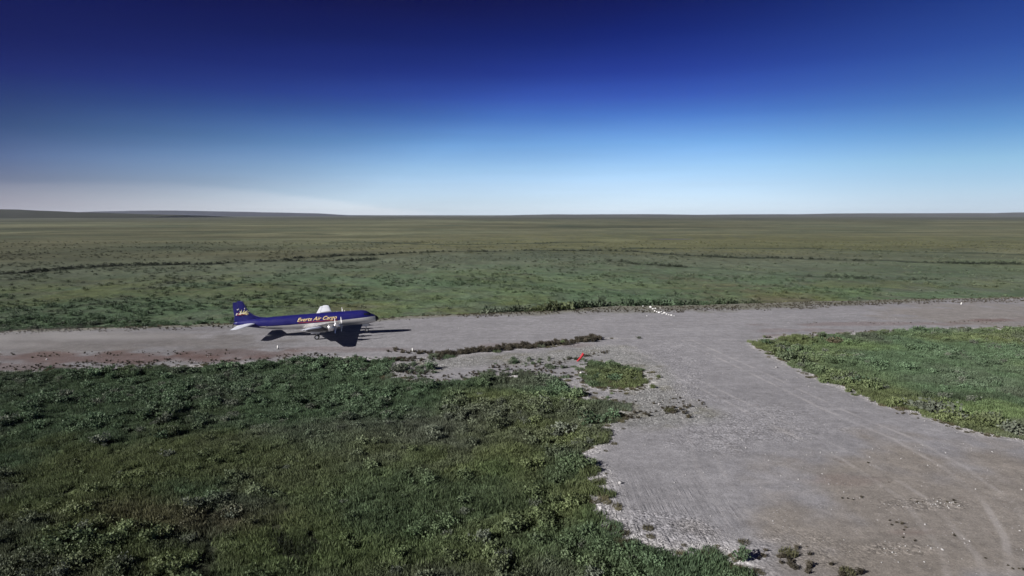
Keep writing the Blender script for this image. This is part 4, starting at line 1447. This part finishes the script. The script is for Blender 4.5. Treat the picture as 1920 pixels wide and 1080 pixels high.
g_ = bm_obj('nose_gear', bm, M_METAL, plane)
for dy in (-.22, .22):
    wheel(g_, nx_g + .12, dy, .42, .42, .22)
for dy in (-.42, .42):
    bm = bmesh.new()
    bmesh.ops.create_cube(bm, size=1, matrix=Matrix.Translation((nx_g - .1, dy, 1.62)) @ Matrix.Diagonal((1.5, .03, .55, 1)))
    bm_obj('gear_door', bm, M_METAL, g_)
bm = bmesh.new()
tube(bm, (AX - 6.2, 0, 5.15), (AX - 6.35, 0, 5.75), .04, .02)
tube(bm, (AX - 6.35, 0, 5.72), (AX - 29.8, 0, 8.3), .012, .012, 4)
bm_obj('antenna', bm, M_METAL, plane)
bm = bmesh.new()
tube(bm, (AX - 1.0, -1.05, 2.5), (AX - .5, -1.15, 2.5), .03)
bm_obj('pitot_probe', bm, M_METAL, plane)

# ------------------------------------------------------------------ runway markers and windsock
M_MARK = plain('white_marker_plastic', (.70, .70, .68), .7, var=.15)
M_SOCK = plain('red_sock_fabric', (.34, .016, .024), .8, var=.2, scale=2)
M_POST = plain('galvanised_post', (.28, .28, .29), .6, .3)


def marker(px, py, lb, tilt):
    x, y = G(px, py)
    e = bpy.data.objects.new('runway_marker', None)
    e.location = (x, y, gz(x, y) - .02)
    e.rotation_euler = (0, R(tilt), R(25))
    col.objects.link(e)
    tag(e, lb, 'marker', 'white runway edge markers')
    bm = bmesh.new()
    for (a, b, r0, r1) in (((0, 0, .08), (0, 0, .72), .17, .13), ((0, 0, .72), (0, 0, .80), .13, .03)):
        tube(bm, a, b, r0, r1, 14)
    bm_obj('marker_body', bm, M_MARK, e, True)
    bm = bmesh.new()
    tube(bm, (0, 0, 0), (0, 0, .09), .27, .24, 14)
    bm_obj('base', bm, M_BLACK, e)


marker(521, 655, 'white runway marker on the gravel below the rear of the aircraft', 2)
marker(774, 660, 'white runway marker where the brown weeds start, ahead of the aircraft', -4)
marker(1802, 572, 'white runway marker on the far runway edge at right', 6)

wx, wy = G(1095, 692)
ws = bpy.data.objects.new('windsock', None)
ws.location = (wx, wy, gz(wx, wy))
col.objects.link(ws)
tag(ws, 'faded red windsock drooping from a thin post on the stony strip', 'windsock')
bm = bmesh.new()
tube(bm, (0, 0, -.1), (0, 0, 2.95), .035, .025)
tube(bm, (0, 0, 2.9), (-.2, 0, 2.9), .015)
bm_obj('post', bm, M_POST, ws)
top, bot = Vector((-.10, -.02, 2.85)), Vector((-1.28, -.25, 1.42))
v, f = [], []
n, rows = 16, 9
q = (bot - top).to_track_quat('Z', 'Y')
for i in range(rows):
    t_ = i / (rows - 1)
    c_ = top.lerp(bot, t_) + Vector((0, 0, -.10 * math.sin(math.pi * t_)))
    rr = .27 - .11 * t_
    for k in range(n):
        a = 2 * math.pi * k / n
        wob_ = 1 + .10 * math.sin(3 * a + i) * t_
        v.append(tuple(c_ + q @ Vector((rr * wob_ * math.cos(a), rr * wob_ * math.sin(a), 0))))
for i in range(rows - 1):
    for k in range(n):
        f.append((i * n + k, i * n + (k + 1) % n, (i + 1) * n + (k + 1) % n, (i + 1) * n + k))
sock = mesh_obj('sock', v, f, M_SOCK, ws, True)
md = sock.modifiers.new('cloth', 'SOLIDIFY')
md.thickness = .01
bm = bmesh.new()
for k in range(16):
    a0, a1 = 2 * math.pi * k / 16, 2 * math.pi * (k + 1) / 16
    tube(bm, top + q @ Vector((.275 * math.cos(a0), .275 * math.sin(a0), 0)), top + q @ Vector((.275 * math.cos(a1), .275 * math.sin(a1), 0)), .014, n=5)
bm_obj('hoop', bm, M_POST, ws)

# small pond out on the flats
xp, yp = G(1262, 447.5)
zp = float(np.max(ground_z(np.linspace(xp - 26, xp + 26, 9), np.full(9, yp)))) + .1
v = [(xp + 23 * math.cos(a) * (1 + .25 * math.sin(3 * a)), yp + 11 * math.sin(a) * (1 + .2 * math.cos(2 * a)), zp) for a in np.linspace(0, 2 * math.pi, 40, endpoint=False)]
m, t = new_mat('pond_water')
b = t.n('ShaderNodeBsdfPrincipled', {'Base Color': (.085, .08, .095, 1), 'Roughness': .5, 'Specular IOR Level': .5})
t.n('ShaderNodeOutputMaterial', {0: b.outputs[0]})
tag(mesh_obj('pond_water', v, [tuple(range(40))], m), kind='structure')

# ------------------------------------------------------------------ dust blown back along the runway
def dust_material():
    m, t = new_mat('dust')
    tc_ = t.n('ShaderNodeTexCoord').outputs['Object']
    ln = t.n('ShaderNodeVectorMath', {0: tc_}, operation='LENGTH').outputs['Value']
    fall = t.maprange(ln, .25, 1.0, 1, 0, smooth=True)
    pos = t.n('ShaderNodeNewGeometry').outputs['Position']
    mp = t.n('ShaderNodeMapping', {'Vector': pos, 'Scale': (.05, .16, .3)})
    nz = t.noise(mp.outputs[0], 1.0, 4, .6)
    den = t.math('MULTIPLY', t.math('MULTIPLY', fall, t.maprange(nz, .42, .66, .1, 1)), .07)
    vol = t.n('ShaderNodeVolumePrincipled', {'Color': (.80, .78, .78, 1), 'Density': den})
    t.n('ShaderNodeOutputMaterial', {'Volume': vol.outputs[0]})
    return m


bm = bmesh.new()
bmesh.ops.create_icosphere(bm, subdivisions=3, radius=1.0)
dust = bm_obj('dust_cloud', bm, dust_material())
cxd, cyd = px0 - 58, py0 - 10.5
dust.location = (cxd, cyd, .4)
dust.scale = (52, 11, 3.2)
dust.rotation_euler = (0, 0, plane_yaw)
tag(dust, 'thin pale dust hanging over the runway behind the aircraft', 'dust', kind='stuff')

# ------------------------------------------------------------------ air
bm = bmesh.new()
bmesh.ops.create_cube(bm, size=1, matrix=Matrix.Translation((0, 10000, 75)) @ Matrix.Diagonal((60000, 34000, 250, 1)))
m, t = new_mat('haze')
vol = t.n('ShaderNodeVolumePrincipled', {'Color': (.78, .86, 1.0, 1), 'Density': 1.5e-5})
t.n('ShaderNodeOutputMaterial', {'Volume': vol.outputs[0]})
tag(bm_obj('haze', bm, m), 'thin clear air over the tundra', 'haze', kind='stuff')
